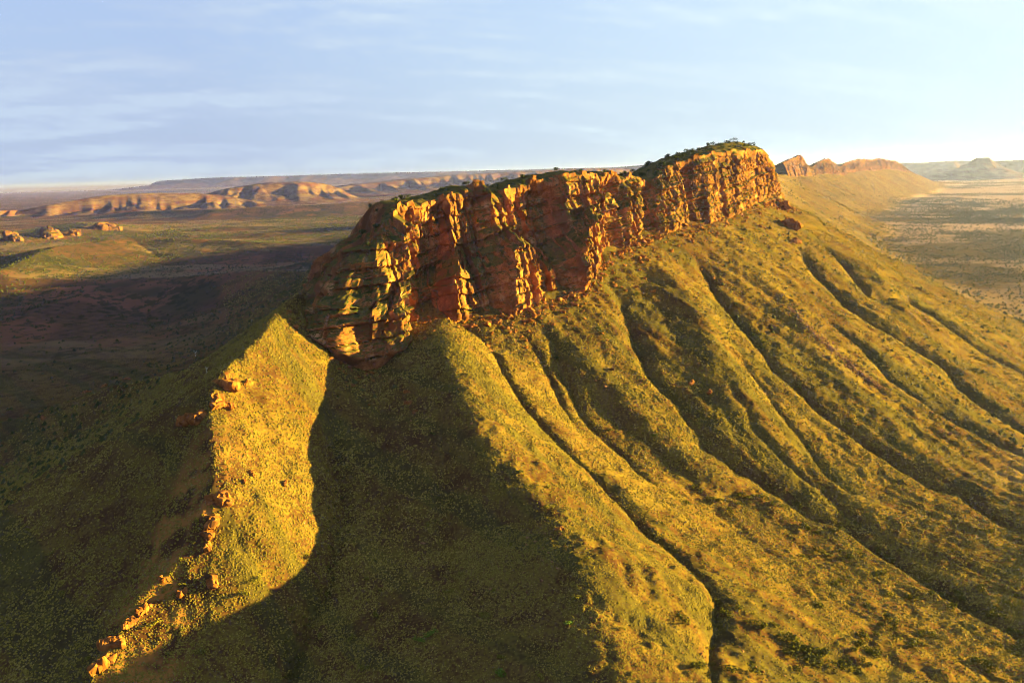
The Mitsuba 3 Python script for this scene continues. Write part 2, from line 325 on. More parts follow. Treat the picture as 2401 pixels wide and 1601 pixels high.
    ease = np.clip(Tt * 9, 0.35, 1) * np.clip((1 - Tt) * 8, 0.25, 1)
    endf = np.clip(np.minimum(S, s[-1] - S) / 30, 0, 1)
    D = D * ease * endf * amp
    on_shelf = np.exp(-((Tt - shelf - 0.06) / 0.07) ** 2)
    Z = Z + amp * on_shelf * (3.0 * b2 + 5 * (meshkit.fbm(np.stack([X / 9, Y / 9, 0 * X], -1), 4, 19) - 0.5))
    return s, S, Tt, X + c(nx) * D, Y + c(ny) * D, Z + 0.15 * D, nx, ny

# (station number, metres the face stands out there)
COURSE = np.array([(1, 0), (2, 2), (3, 5), (4, 9), (4.9, 13), (5.35, -2), (5.9, -6), (6.1, 4), (6.4, -5), (6.7, -8), (6.92, 8), (7.55, -3), (7.95, -5), (8.3, 10), (9.7, -2), (10.6, -8), (10.95, 10),
                   (12.5, -3), (12.9, -8), (13.4, 5), (14.0, 2), (14.5, -6), (15.1, 5), (16.0, 2), (16.4, -5), (16.9, 4), (17.5, 0), (18.0, 3), (18.7, -2), (19.5, 0)]).T
s, S, Tt, CX, CY, CZ, nx, ny = cliff_mesh(STATIONS, 0.8, 130, course=COURSE)
# the dip slope behind the rim, falling to the valley on the left
w = np.concatenate([[0, 1.2, 2.6, 4.5], np.geomspace(6.5, 190, 46)])
rx, ry, rz = CX[:, -1], CY[:, -1], CZ[:, -1]
k = 61
sm = lambda a, k=61: np.convolve(np.pad(a, k // 2, mode="edge"), np.ones(k) / k, mode="valid")
rise = np.interp(s, np.linspace(0, s[-1], 23), [0, 0, 1, 1, 1, 2, 2, 2, 2, 2, 2, 2, 2, 2, 4, 9, 13, 17, 17, 16, 8, 3, 0])
ox, oy = sm(-nx, 161), sm(-ny, 161)
PX, PY = rx[:, None] + ox[:, None] * w, ry[:, None] + oy[:, None] * w
zt = z_ground(PX, PY)
fall = np.clip((w - 28) / 162, 0, 1) ** 1.15
soft = sm(rz, 41)[:, None] + (rz - sm(rz, 41))[:, None] * np.exp(-w / 5)
PZ = (soft + rise[:, None] * np.clip(w / 45, 0, 1) ** 0.8 * np.clip(1.6 - w / 90, 0, 1)) * (1 - fall) + (zt - 4) * fall + np.clip(w / 8, 0, 1) * (1 - fall) * (3.0 * fb(PX, PY, 12, 4, 71) + 1.0)
AX, AY, AZ = np.hstack([CX, PX[:, 1:]]), np.hstack([CY, PY[:, 1:]]), np.hstack([CZ, PZ[:, 1:]])
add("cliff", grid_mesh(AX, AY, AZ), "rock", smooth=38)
labels["cliff"] = {"kind": "structure"}

# ---------------------------------------------------------------- caprock cliffs of the range farther away
FAR_RIM = [(1249, 3700, 265), (1350, 3850, 286), (1423, 3950, 298), (1454, 4000, 286), (1514, 4100, 246), (1626, 4350, 241), (1769, 4600, 270), (1869, 4750, 284), (1935, 4850, 271), (2040, 5000, 235),
           (2169, 5250, 249), (2321, 5500, 268), (2509, 5800, 282), (2721, 6100, 279), (2923, 6400, 285), (3197, 6800, 270), (3340, 7000, 266), (3452, 7150, 243), (3692, 7500, 190), (3900, 7800, 150)]
FR = np.array(FAR_RIM, float)
tg = np.gradient(FR[:, :2], axis=0); tg /= np.linalg.norm(tg, axis=1, keepdims=True)
FAR_STATIONS = [((x + 34 * t[1], y - 34 * t[0]), (x, y, z)) for (x, y, z), t in zip(FAR_RIM, tg)]
s2, S2, T2, fx, fy, fz, nx2, ny2 = cliff_mesh(FAR_STATIONS, 4.0, 30, 1.0, 40)
w2 = np.concatenate([[0, 4, 9], np.geomspace(15, 330, 16)])
o2x, o2y = sm(-nx2, 61), sm(-ny2, 61)
QX, QY = fx[:, -1:] + o2x[:, None] * w2, fy[:, -1:] + o2y[:, None] * w2
f2 = np.clip(w2 / 330, 0, 1) ** 0.9
QZ = fz[:, -1:] * (1 - f2) + (z_ground(QX, QY) - 5) * f2 + 6 * np.clip(w2 / 30, 0, 1) * (1 - f2) * fb(QX, QY, 30, 3, 72)
add("far_cliff", grid_mesh(np.hstack([fx, QX[:, 1:]]), np.hstack([fy, QY[:, 1:]]), np.hstack([fz, QZ[:, 1:]])), "far_rock", smooth=38)
labels["far_cliff"] = {"kind": "structure"}

# ---------------------------------------------------------------- ridges, flat-topped hills and mountains in the distance
def ridge(key, P, wr, wl, step, pr=1.0, flat=0.0, cut=0.35, scale=240, seed=0, foot=20.0, bsdf="far_slope"):
    """A ridge along the crest P (x, y, z), its right and left side wr and wl metres wide, cut by gullies about 'scale' apart."""
    P = np.array(P, float)
    u = np.concatenate([[0], np.cumsum(np.hypot(*np.diff(P[:, :2], axis=0).T))])
    s = np.arange(0, u[-1] + step, step); q = PchipInterpolator(u, P)(np.clip(s, 0, u[-1]))
    k = int(500 / step) * 2 + 1
    smooth = lambda a: np.convolve(np.pad(a, k // 2, mode="edge"), np.ones(k) / k, mode="valid")
    tx, ty = np.gradient(smooth(q[:, 0])), np.gradient(smooth(q[:, 1])); tl = np.hypot(tx, ty) + 1e-9
    tx, ty = tx / tl, ty / tl
    d = np.concatenate([-wl * np.linspace(1, 0.02, 26), wr * np.linspace(0.0, 1, 44)])
    Sg, Dg = np.meshgrid(s, d, indexing="ij")
    X, Y = q[:, 0:1] + ty[:, None] * d, q[:, 1:2] - tx[:, None] * d
    e = np.where(Dg >= 0, Dg / wr, -Dg / wl)
    c = Sg + 0.5 * scale * fb(X, Y, scale * 1.6, 3, seed + 3) + 0.25 * Dg
    g = np.abs(fb(c, 0 * c, scale, 2, seed + 1)) * 2.2 + np.abs(fb(c, 0.3 * Dg, scale * 0.4, 2, seed + 2)) * 0.8
    body = np.clip((e - flat) / (1 - flat), 0, 1)
    prof = (1 - body) ** (1.0 + 0.45 * pr)
    h = q[:, 2:3] * (1 + 0.02 * fb(Sg, 0 * Sg, scale * 0.7, 4, seed + 4)) - foot
    Z = foot - 8 + (h + 8) * prof * (1 - cut * (1.0 - np.clip(g, 0, 1.2)) * np.clip(body * 7, 0, 1) * np.clip(1.05 - body, 0, 1) * 1.6)
    Z = Z + h * 0.16 * fb(X, Y, scale * 0.3, 5, seed + 5) * np.clip(1.1 - e, 0, 1) * np.clip(e * 5, 0.1, 1)
    add(key, grid_mesh(X, Y, Z), bsdf)
    labels[key] = {"kind": "structure"}

ridge("low_ridge", [(-3956, 6072, 48), (-3534, 6145, 104), (-3378, 6273, 136), (-3160, 6419, 169), (-2929, 6565, 175), (-2684, 6711, 165), (-2479, 6858, 144), (-2209, 7004, 83), (-2035, 7150, 41)],
      480, 420, 14, 0.8, 0.10, 0.85, 170, 101, 30)
ridge("flat_topped_hill", [(-2992, 7268, 50), (-2712, 7264, 143), (-2418, 7404, 206), (-2112, 7543, 230), (-1915, 7682, 225), (-1773, 7874, 187), (-1592, 8120, 70), (-1404, 8316, 12)],
      620, 420, 14, 0.7, 0.20, 0.55, 150, 111, 40)
ridge("mesa", [(-2376, 9856, 74), (-2200, 9998, 136), (-1922, 10316, 175), (-1508, 10633, 207), (-1095, 10951, 232), (-697, 11269, 254), (-105, 11587, 267), (541, 11904, 282), (1222, 12222, 293), (1824, 12654, 261)],
      1150, 700, 18, 0.5, 0.15, 0.7, 210, 121, 55)
ridge("far_mesa", [(900, 15500, 60), (1500, 15000, 290), (2100, 15000, 318), (2700, 15000, 342), (3400, 15000, 330), (4200, 15200, 200)],
      1500, 900, 40, 0.5, 0.05, 0.5, 600, 131, 40)
ridge("far_range", [(-9600, 22500, 160), (-9200, 22000, 318), (-8400, 22000, 348), (-7600, 22000, 362), (-5500, 22000, 360), (-3500, 22000, 362), (-1500, 22000, 352), (1500, 22000, 345), (5000, 22000, 330)],
      1500, 1200, 60, 0.3, 0.15, 0.4, 900, 141, 120)
ridge("red_outcrop_ridge", [(-5040, 5850, 61), (-4387, 5833, 76), (-3915, 5800, 86), (-3700, 6050, 84), (-3462, 6303, 68), (-3093, 6560, 39), (-2750, 6765, 12)],
      130, 240, 9, 0.0, 0.12, 0.5, 90, 151, 24, "red_slope")
ridge("butte", [(5350, 11100, 15), (5650, 11050, 70), (5900, 11000, 105), (6120, 11000, 165), (6270, 11000, 238), (6350, 11000, 284), (6470, 11000, 286), (6540, 11000, 240), (6700, 11000, 150), (6900, 11050, 90), (7200, 11100, 25)],
      700, 700, 16, 0.9, 0.05, 0.3, 190, 161, -5)
ridge("mountain", [(6500, 12200, 20), (6900, 12000, 170), (7200, 11900, 235), (7420, 11850, 225), (7700, 11800, 300), (8000, 11800, 350), (8500, 11800, 330), (9300, 12000, 210)],
      1200, 900, 24, 0.8, 0.0, 0.5, 420, 171, -5)
ridge("distant_hills", [(5200, 15600, 20), (6000, 15000, 250), (6500, 15000, 275), (7000, 15000, 258), (7600, 15000, 238), (8200, 15000, 258), (8900, 15000, 230), (10200, 15000, 260), (12000, 15200, 200)],
      1200, 900, 40, 0.8, 0.0, 0.5, 520, 181, -5)

# ---------------------------------------------------------------- materials
def ground_color(p, n, uv):
    r = dr.sqrt(p.x * p.x + p.y * p.y)
    huge = fbm(p.x / 420, p.y / 420, 3, 4)
    big = fbm(p.x / 60, p.y / 60, 0, 3)
    g = fbm(p.x / 9, p.y / 9, p.z / 9, 3)
    f = noise(p.x / 0.9, p.y / 0.9, p.z / 0.9)
    # the slopes: hummock grass on red-brown stony soil
    soil = mix((0.03444, 0.01638, 0.0096), (0.0697, 0.0312, 0.0152), g)
    grass = mix((0.06864, 0.0488, 0.0099), (0.1188, 0.0816, 0.0198), big)
    # darker brush down the rills of the range
    bend = smoothstep(900, 1500, p.y)
    run = (0.73 * p.x + 0.68 * p.y) * (1 - bend) + (0.5 * p.x + 0.86 * p.y) * bend + 9 * noise(p.x / 35, p.y / 35, 1)
    rill = fbm(run / 11, p.z / 60, 4, 3)
    soil = mix(soil, (0.035, 0.028, 0.012), smoothstep(0.5, 0.66, rill) * 0.8)
    grass = mix(grass, (0.05, 0.045, 0.012), smoothstep(0.52, 0.7, rill) * 0.75)
    crest = smoothstep(-124, -134, p.x) * smoothstep(-164, -155, p.x) * smoothstep(390, 340, p.y)          # bare orange ground along the spur crest
    soil = mix(soil, (0.19, 0.085, 0.024), crest * smoothstep(0.4, 0.6, g))
    slope = mix(soil, grass, smoothstep(0.3, 0.7, f * 0.5 + g * 0.5 + 0.15 * (big - 0.5) - 0.3 * crest))
    # the plain on the right: pale dry grass with darker scrub country in it
    scrub = smoothstep(0.44, 0.54, huge * 0.75 + fbm(p.x / 130, p.y / 45, 8, 3) * 0.25)
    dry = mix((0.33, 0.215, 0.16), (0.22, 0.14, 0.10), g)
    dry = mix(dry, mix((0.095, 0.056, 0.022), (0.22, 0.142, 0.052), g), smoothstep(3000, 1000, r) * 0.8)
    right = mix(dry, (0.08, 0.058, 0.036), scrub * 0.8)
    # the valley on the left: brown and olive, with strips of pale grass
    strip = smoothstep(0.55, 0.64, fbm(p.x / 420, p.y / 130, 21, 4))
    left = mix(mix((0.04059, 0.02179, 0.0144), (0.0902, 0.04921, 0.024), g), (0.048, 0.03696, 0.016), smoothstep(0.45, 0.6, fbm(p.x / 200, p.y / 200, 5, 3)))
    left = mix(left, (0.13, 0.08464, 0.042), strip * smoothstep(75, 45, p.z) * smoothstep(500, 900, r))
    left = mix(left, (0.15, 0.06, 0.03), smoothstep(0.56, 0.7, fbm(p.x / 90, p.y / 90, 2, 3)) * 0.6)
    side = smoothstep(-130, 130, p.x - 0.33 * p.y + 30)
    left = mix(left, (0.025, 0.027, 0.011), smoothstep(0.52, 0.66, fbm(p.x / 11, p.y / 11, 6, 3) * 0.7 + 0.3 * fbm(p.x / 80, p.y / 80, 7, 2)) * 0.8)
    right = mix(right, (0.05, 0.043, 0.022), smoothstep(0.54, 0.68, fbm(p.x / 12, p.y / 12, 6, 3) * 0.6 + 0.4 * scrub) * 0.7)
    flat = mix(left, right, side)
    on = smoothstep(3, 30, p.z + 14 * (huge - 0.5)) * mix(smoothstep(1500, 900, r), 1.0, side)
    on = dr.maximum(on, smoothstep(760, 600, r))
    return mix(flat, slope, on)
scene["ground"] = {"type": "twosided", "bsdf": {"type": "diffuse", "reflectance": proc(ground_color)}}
def rock_color(p, n, uv):
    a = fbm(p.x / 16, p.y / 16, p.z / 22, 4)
    b = fbm(p.x / 3, p.y / 3, p.z / 4, 3)
    s = noise(p.x / 0.8, p.y / 0.8, p.z / 0.8)
    c = mix((0.1364, 0.04871, 0.01782), (0.2376, 0.09381, 0.03442), smoothstep(0.3, 0.7, b * 0.6 + s * 0.4))
    c = mix(c, (0.42, 0.27, 0.15), smoothstep(0.58, 0.75, fbm(p.x / 7, p.y / 7, p.z / 9 + 40, 3)) * 0.4)      # fresh pale faces
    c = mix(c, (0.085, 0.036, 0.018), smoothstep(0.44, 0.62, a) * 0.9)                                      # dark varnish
    grass = mix(mix((0.055, 0.036, 0.016), (0.09, 0.076, 0.014), noise(p.x / 1.1, p.y / 1.1, p.z / 1.1)), (0.03, 0.036, 0.012), smoothstep(0.5, 0.7, fbm(p.x / 5, p.y / 5, p.z / 5, 3)))
    return mix(c, grass, smoothstep(0.47, 0.68, n.z + 0.3 * (b - 0.5)))
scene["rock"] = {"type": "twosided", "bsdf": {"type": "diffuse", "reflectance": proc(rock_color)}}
def far_color(p, n, uv):
    a = fbm(p.x / 90, p.y / 90, p.z / 35, 4)
    b = fbm(p.x / 22, p.y / 22, p.z / 10, 3)
    c = mix((0.0396, 0.01984, 0.0168), (0.0828, 0.05456, 0.0315), smoothstep(0.38, 0.62, a * 0.65 + b * 0.35))
    return mix(c, (0.054, 0.0186, 0.014), smoothstep(0.52, 0.66, fbm(p.x / 140, p.y / 140, p.z / 16 + 9, 3)) * 0.8)
scene["far_slope"] = {"type": "twosided", "bsdf": {"type": "diffuse", "reflectance": proc(far_color)}}
scene["red_slope"] = {"type": "twosided", "bsdf": {"type": "diffuse", "reflectance": proc(lambda p, n, uv: mix((0.085, 0.036, 0.018), (0.06, 0.04, 0.018), smoothstep(0.4, 0.6, fbm(p.x / 30, p.y / 30, p.z / 15, 3))))}}
scene["tuft"] = {"type": "twosided", "bsdf": {"type": "diffuse", "reflectance": {"type": "mesh_attribute", "name": "vertex_color"}}}
scene["scrub_leaf"] = {"type": "twosided", "bsdf": {"type": "diffuse", "reflectance": {"type": "mesh_attribute", "name": "vertex_color"}}}
for name, a, b in (("olive_leaf", (0.042, 0.046, 0.009), (0.09, 0.08, 0.014)), ("dark_leaf", (0.025, 0.034, 0.012), (0.05, 0.058, 0.018)), ("green_leaf", (0.05, 0.095, 0.012), (0.10, 0.14, 0.02)), ("yellow_leaf", (0.085, 0.085, 0.014), (0.14, 0.115, 0.02))):
    def leaf_color(p, n, uv, a=a, b=b):
        return mix(a, b, noise(p.x * 1.3, p.y * 1.3, p.z * 1.3))
    scene[name] = {"type": "twosided", "bsdf": {"type": "diffuse", "reflectance": proc(leaf_color)}}
def stone(a, b, c):
    def f(p, n, uv):
        k = fbm(p.x / 1.6, p.y / 1.6, p.z / 2.5, 4)
        return mix(mix(a, b, smoothstep(0.35, 0.65, k)), c, smoothstep(0.6, 0.72, fbm(p.x / 4, p.y / 4, p.z / 4, 3)))
    return {"type": "twosided", "bsdf": {"type": "diffuse", "reflectance": proc(f)}}
scene["boulder_stone"] = stone((0.12, 0.055, 0.03), (0.2, 0.1, 0.055), (0.08, 0.045, 0.03))
scene["outcrop_stone"] = stone((0.13, 0.047, 0.015), (0.21, 0.088, 0.028), (0.07, 0.03, 0.016))
scene["scree_stone"] = stone((0.10, 0.05, 0.045), (0.17, 0.09, 0.075), (0.08, 0.04, 0.035))
scene["white_bark"] = {"type": "diffuse", "reflectance": {"type": "rgb", "value": [0.6, 0.56, 0.5]}}
def far_rock(p, n, uv):
    k = fbm(p.x / 30, p.y / 30, p.z / 14, 4)
    c = mix((0.075, 0.03, 0.018), (0.15, 0.072, 0.036), smoothstep(0.35, 0.65, k))
    return mix(c, (0.05, 0.038, 0.018), smoothstep(0.5, 0.7, n.z + 0.3 * (k - 0.5)))
scene["far_rock"] = {"type": "twosided", "bsdf": {"type": "diffuse", "reflectance": proc(far_rock)}}
scene["bluff_stone"] = {"type": "twosided", "bsdf": {"type": "diffuse", "reflectance": proc(lambda p, n, uv: mix(mix((0.07, 0.03, 0.014), (0.125, 0.06, 0.024), smoothstep(0.35, 0.65, fbm(p.x / 9, p.y / 9, p.z / 6, 4))), (0.05, 0.04, 0.016), smoothstep(0.55, 0.75, n.z)))}}

# where things stand: x, y, z, size in metres
LOWER_SLOPE_BUSHES = [(109.8, 462.2, 57.2, 1.1), (112.6, 458.9, 55.6, 1.3), (117.8, 451.1, 53.1, 1.9), (123.4, 452.2, 52.0, 1.6), (98.1, 429.9, 61.0, 1.1), (139.9, 463.4, 50.0, 1.5), (143.4, 462.9, 49.2, 1.5), (150.7, 466.1, 48.6, 1.2), (153.8, 464.2, 47.4, 1.8), (158.6, 462.3, 45.2, 1.1), (166.4, 463.7, 42.4, 1.4), (160.2, 461.4, 44.5, 1.6), (177.9, 475.2, 38.0, 1.5), (128.2, 443.6, 48.6, 1.6), (136.5, 454.6, 48.2, 1.8), (173.1, 446.6, 36.6, 2.1), (180.4, 444.6, 33.5, 1.3), (175.6, 445.9, 34.9, 1.7), (193.2, 448.0, 32.5, 1.8), (157.9, 409.2, 36.2, 1.3), (165.3, 415.6, 32.7, 1.0), (174.3, 421.6, 31.2, 2.1), (177.8, 421.9, 30.0, 1.3), (187.6, 427.5, 29.6, 1.3), (189.7, 420.4, 28.6, 2.0), (199.1, 426.4, 27.1, 1.6), (216.5, 443.2, 19.9, 1.5), (221.0, 437.7, 18.8, 1.9), (229.5, 441.5, 22.3, 1.0), (170.5, 384.4, 33.6, 1.8), (165.6, 380.1, 35.2, 1.4), (178.0, 392.8, 31.2, 1.1), (197.7, 404.5, 26.1, 1.7), (203.3, 407.8, 25.0, 2.0), (142.0, 354.6, 44.6, 1.2), (140.6, 338.5, 47.8, 1.7), (155.3, 360.7, 40.0, 1.3), (173.5, 361.6, 33.3, 1.8), (195.4, 384.2, 26.2, 1.8), (207.1, 385.6, 24.2, 1.2), (208.0, 382.8, 24.1, 1.9), (221.1, 388.8, 22.8, 1.7), (232.4, 400.0, 15.2, 1.8), (239.2, 395.4, 17.7, 1.9), (240.5, 393.3, 17.0, 1.5), (225.4, 377.8, 21.5, 1.8), (253.2, 397.9, 20.1, 2.0), (246.2, 377.4, 16.0, 1.1), (249.1, 374.9, 17.4, 1.9), (249.3, 379.3, 18.2, 1.4), (259.1, 382.7, 18.4, 1.5), (269.8, 393.6, 17.8, 1.2), (177.4, 348.5, 34.7, 1.8), (171.0, 339.4, 36.6, 1.3), (174.6, 338.4, 36.4, 2.0), (168.1, 322.3, 40.7, 1.3), (188.5, 338.2, 32.2, 1.6), (179.1, 325.6, 36.8, 1.4), (192.4, 337.7, 31.7, 1.7), (194.4, 336.1, 31.1, 1.2), (181.5, 323.6, 35.8, 1.2), (174.5, 317.9, 39.0, 1.8), (145.6, 306.3, 48.1, 1.8), (148.8, 303.4, 46.4, 1.6), (151.2, 303.0, 45.2, 2.0), (139.6, 299.8, 50.4, 1.2), (151.8, 317.1, 45.2, 1.9), (159.0, 321.4, 43.7, 1.2), (114.2, 290.8, 56.4, 2.1), (118.2, 292.0, 56.2, 1.7), (121.2, 291.8, 54.8, 1.7), (124.0, 291.3, 53.8, 2.1), (115.2, 286.9, 55.1, 1.9), (119.5, 285.9, 54.2, 1.9), (124.4, 287.8, 52.8, 1.1), (130.4, 290.6, 50.1, 1.4), (135.2, 293.5, 49.3, 1.1), (140.4, 294.2, 48.7, 1.2), (143.8, 293.6, 47.0, 1.2), (134.4, 288.6, 48.7, 1.9), (124.4, 283.4, 52.6, 1.1), (107.6, 275.9, 58.2, 1.3), (107.4, 285.2, 58.3, 1.5), (110.7, 291.3, 58.1, 1.9), (109.3, 294.2, 59.6, 2.1), (204.4, 315.9, 30.7, 1.8), (206.7, 316.4, 29.6, 1.2), (203.1, 318.1, 30.7, 1.6), (206.5, 313.8, 29.9, 1.8), (240.5, 347.9, 17.6, 1.1), (244.0, 350.0, 17.6, 1.7), (236.1, 342.0, 18.4, 1.4), (247.2, 362.9, 15.8, 1.6), (250.4, 360.1, 16.6, 1.7), (228.0, 344.0, 21.2, 1.7), (77.3, 263.1, 67.9, 1.6), (65.8, 260.2, 71.4, 1.6), (62.1, 258.1, 73.5, 1.2), (86.5, 266.4, 64.7, 1.5), (93.1, 307.1, 67.0, 1.1), (86.0, 315.2, 64.5, 1.5), (86.3, 302.6, 67.2, 1.6), (65.1, 283.9, 75.2, 1.9), (95.7, 297.3, 65.4, 1.4), (106.3, 300.1, 62.7, 1.0), (100.4, 296.7, 63.7, 1.6), (258.5, 437.3, 22.6, 1.2), (299.1, 465.8, 19.9, 1.8), (293.2, 463.8, 22.0, 1.4)]
GULLY_BUSHES = [(221.4, 600.5, 80.1, 1.4), (430.0, 718.6, 59.0, 2.0), (409.0, 702.8, 58.0, 1.4), (436.4, 717.3, 56.3, 1.4), (453.6, 764.8, 60.2, 1.4), (460.6, 766.7, 58.1, 1.5), (261.9, 704.5, 119.0, 1.1), (292.0, 761.2, 128.3, 1.6), (306.1, 817.0, 144.0, 2.0), (204.9, 654.8, 109.3, 1.6), (209.8, 646.6, 105.8, 1.8), (202.6, 660.0, 110.8, 2.0), (204.4, 640.5, 102.3, 1.9), (198.1, 694.8, 131.7, 1.8), (267.4, 599.5, 72.0, 1.9), (205.8, 530.1, 56.1, 1.9), (256.6, 613.8, 81.5, 1.3), (259.5, 612.2, 80.7, 1.5), (252.2, 617.9, 84.2, 1.4), (194.8, 672.4, 116.2, 1.3), (396.3, 738.4, 78.0, 1.6), (402.7, 756.9, 82.6, 1.3), (31.4, 563.8, 117.7, 1.7), (9.7, 480.8, 108.4, 1.6), (6.2, 485.8, 108.9, 1.1), (66.5, 599.9, 131.4, 1.5), (46.8, 593.5, 133.2, 1.4), (67.2, 596.5, 129.8, 1.8), (61.9, 643.8, 154.7, 1.1), (-44.2, 417.1, 111.1, 1.2), (91.4, 497.9, 78.9, 1.6), (62.6, 498.8, 83.5, 1.4), (105.1, 659.1, 147.6, 1.7), (2.4, 373.0, 104.7, 1.4)]
SHADE_BUSHES = [(-7.8, 252.4, 75.6, 3.2), (-38.7, 277.9, 74.0, 2.2), (-35.3, 280.9, 74.5, 2.4), (18.1, 270.4, 84.5, 1.7), (-60.5, 303.7, 70.7, 2), (-24.9, 312.4, 82.8, 1.5), (-29.4, 303.9, 79.9, 1.8), (-10.4, 298.9, 82.8, 1.4), (-14.7, 286.9, 78.3, 2.2), (22.5, 282.8, 87.7, 1.9), (-3.0, 327.1, 89.0, 1.6), (-42.8, 358.2, 85.4, 1.8), (-76.8, 388.6, 90.1, 1.2), (15.7, 350.1, 95.8, 2.4), (16.0, 369.6, 97.9, 2.2), (28.3, 305.0, 92.7, 2), (-7.3, 261.4, 77.0, 1.8), (-60.9, 273.5, 65.1, 2), (-69.3, 292.6, 66.5, 1.8), (37.6, 268.1, 82.7, 1.3), (-58.9, 382.0, 92.3, 1), (-67.9, 325.5, 75.7, 1.5), (6.9, 247.0, 78.2, 2), (-143.6, 284.0, 80.3, 2.2), (-123.8, 277.9, 71.6, 2.0), (-135.0, 274.5, 73.9, 1.4), (-139.6, 304.9, 97.2, 1.6), (-141.8, 299.8, 93.4, 1.5), (-136.0, 297.6, 90.0, 1.6), (-133.1, 284.1, 78.0, 1.3), (-163.1, 270.7, 75.1, 1.5), (-89.3, 322.8, 76.0, 1.6), (-94.0, 329.2, 85.4, 1.6), (-112.7, 300.1, 83.3, 2.4), (-109.5, 306.2, 86.4, 2), (-95.7, 305.1, 73.2, 1.5), (-84.9, 321.2, 70.5, 1.6), (-215.6, 340.6, 84.0, 1.5), (-195.8, 312.5, 79.5, 1.6), (-239.2, 364.6, 85.6, 1.3), (-137.8, 319.6, 107.8, 1.3), (-83.1, 297.9, 65.3, 1.5)]
CLIFF_BUSHES = [(339.6, 1017.1, 219.3, 1.2), (273.7, 927.9, 219.3, 2.0), (264.0, 909.9, 203.1, 1.3), (241.5, 871.7, 193.7, 1.2), (165.7, 790.6, 186.6, 1.3), (92.2, 735.3, 200.7, 1.4), (325.6, 997.1, 235.9, 1.2), (342.6, 1037.0, 239.3, 1.6), (272.8, 930.9, 234.0, 2.0), (259.1, 906.1, 208.3, 1.1), (87.7, 755.9, 233.7, 1.5), (66.3, 721.5, 238.7, 1.7), (81.0, 715.0, 213.8, 2.0), (-18.4, 644.3, 235.8, 2.1), (-76.4, 557.1, 209.2, 1.2), (-83.0, 552.0, 203.3, 1.6), (-95.9, 546.2, 205.2, 2.0), (-20.1, 638.8, 216.8, 1.1), (25.7, 629.0, 168.2, 1.6), (-27.1, 592.2, 161.3, 1.2), (61.4, 641.6, 153.7, 1.8), (-28.1, 639.2, 217.0, 2.0), (-24.7, 636.8, 213.6, 1.6), (-4.6, 626.9, 194.4, 1.0), (97.5, 736.2, 201.8, 1.1), (8.3, 694.8, 215.5, 1.5), (25.6, 698.6, 199.8, 1.9), (57.9, 663.9, 197.8, 1.3), (-110.9, 557.1, 205.6, 1.7), (-72.0, 553.1, 205.9, 1.4)]
BOULDERS = [(71.3, 554.9, 110.5, 4.2), (57.6, 540.2, 106.6, 2.2), (64.2, 535.2, 103.5, 2.6), (78.7, 515.9, 91.9, 1.8), (101.7, 516.7, 84.8, 1.6), (43.8, 626.5, 150.7, 1.8), (120.3, 683.5, 155.0, 1.8), (245.6, 691.8, 120.3, 2.4), (257.9, 678.5, 112.0, 3.4), (255.5, 715.4, 126.1, 2.6), (258.5, 644.8, 94.8, 2.0), (276.7, 643.4, 86.5, 2.8), (335.7, 613.0, 53.3, 2.6), (338.2, 589.7, 42.5, 3.8), (317.0, 599.1, 52.7, 2.2), (354.6, 618.1, 44.4, 2.2), (365.1, 583.4, 32.5, 2.2), (405.3, 691.3, 56.9, 2.2), (307.6, 606.9, 59.0, 2.0), (356.4, 694.6, 79.2, 3.0), (489.6, 918.5, 99.3, 2.4), (207.5, 586.7, 82.0, 1.6), (246.0, 567.5, 55.5, 1.8), (336.1, 601.7, 47.6, 1.6), (331.3, 585.5, 42.3, 1.8), (-24.8, 371.5, 98.0, 1.6), (9.3, 299.0, 86.7, 1.7), (3.2, 294.7, 84.1, 1.3), (291.1, 432.1, 19.6, 1.8), (215.4, 347.1, 24.7, 1.2)]
OUTCROPS = [(-151.0, 407.0, 145.1, 12), (-150.5, 389.6, 140.6, 11), (-156.0, 381.8, 134.7, 8), (-146.3, 391.1, 137.8, 5), (-143.9, 419.9, 142.6, 4), (-165.0, 386.5, 132.8, 7), (-158.3, 383.9, 134.6, 4), (-124.1, 352.9, 116.1, 3.2), (-111.1, 362.2, 107.2, 3.2), (-131.3, 329.2, 112.9, 7.5), (-130.9, 320.2, 106.8, 6), (-132.0, 315.0, 103.7, 5), (-130.2, 311.3, 100.1, 4), (-125.9, 299.7, 89.3, 5), (-136.0, 295.7, 87.9, 3.6), (-145.1, 297.7, 92.9, 3), (-148.6, 287.6, 85.3, 4.6), (-151.4, 282.0, 83.2, 4), (-156.1, 274.7, 78.6, 6), (-156.1, 267.0, 75.4, 6), (-124.4, 344.5, 115.8, 2.5), (-61.8, 454.5, 119.1, 3.4), (-64.4, 466.6, 122.5, 3), (-56.5, 441.2, 117.6, 2.6), (18.8, 330.9, 94.3, 2.6), (188.6, 733.1, 149.9, 3), (130.8, 563.1, 96.7, 4), (141.5, 554.5, 92.2, 4), (116.5, 688.5, 157.7, 3), (120.8, 669.5, 148.9, 3), (114.7, 700.8, 163.8, 2.6), (339.1, 1009.0, 200.3, 20), (325.1, 931.3, 181.4, 22), (316.1, 884.0, 167.5, 12), (321.6, 992.2, 204.1, 12), (276.5, 884.4, 185.7, 4), (-32.5, 498.6, 140.2, 1.2), (22.5, 553.1, 115.3, 1.4)]
SPURRIDGE = [(-435.4, 872.3, 36.0, 8), (-448.6, 849.1, 35.0, 7), (-458.4, 830.5, 33.0, 8), (-375.2, 611.8, 69.6, 7)]
SCREE = [(251.3, 710.9, 125.2, 1), (256.3, 682.0, 114.5, 1), (264.5, 667.3, 103.7, 1), (272.9, 659.3, 95.7, 1), (281.3, 647.2, 86.9, 1), (289.9, 632.3, 77.4, 1), (302.2, 627.0, 71.1, 1)]
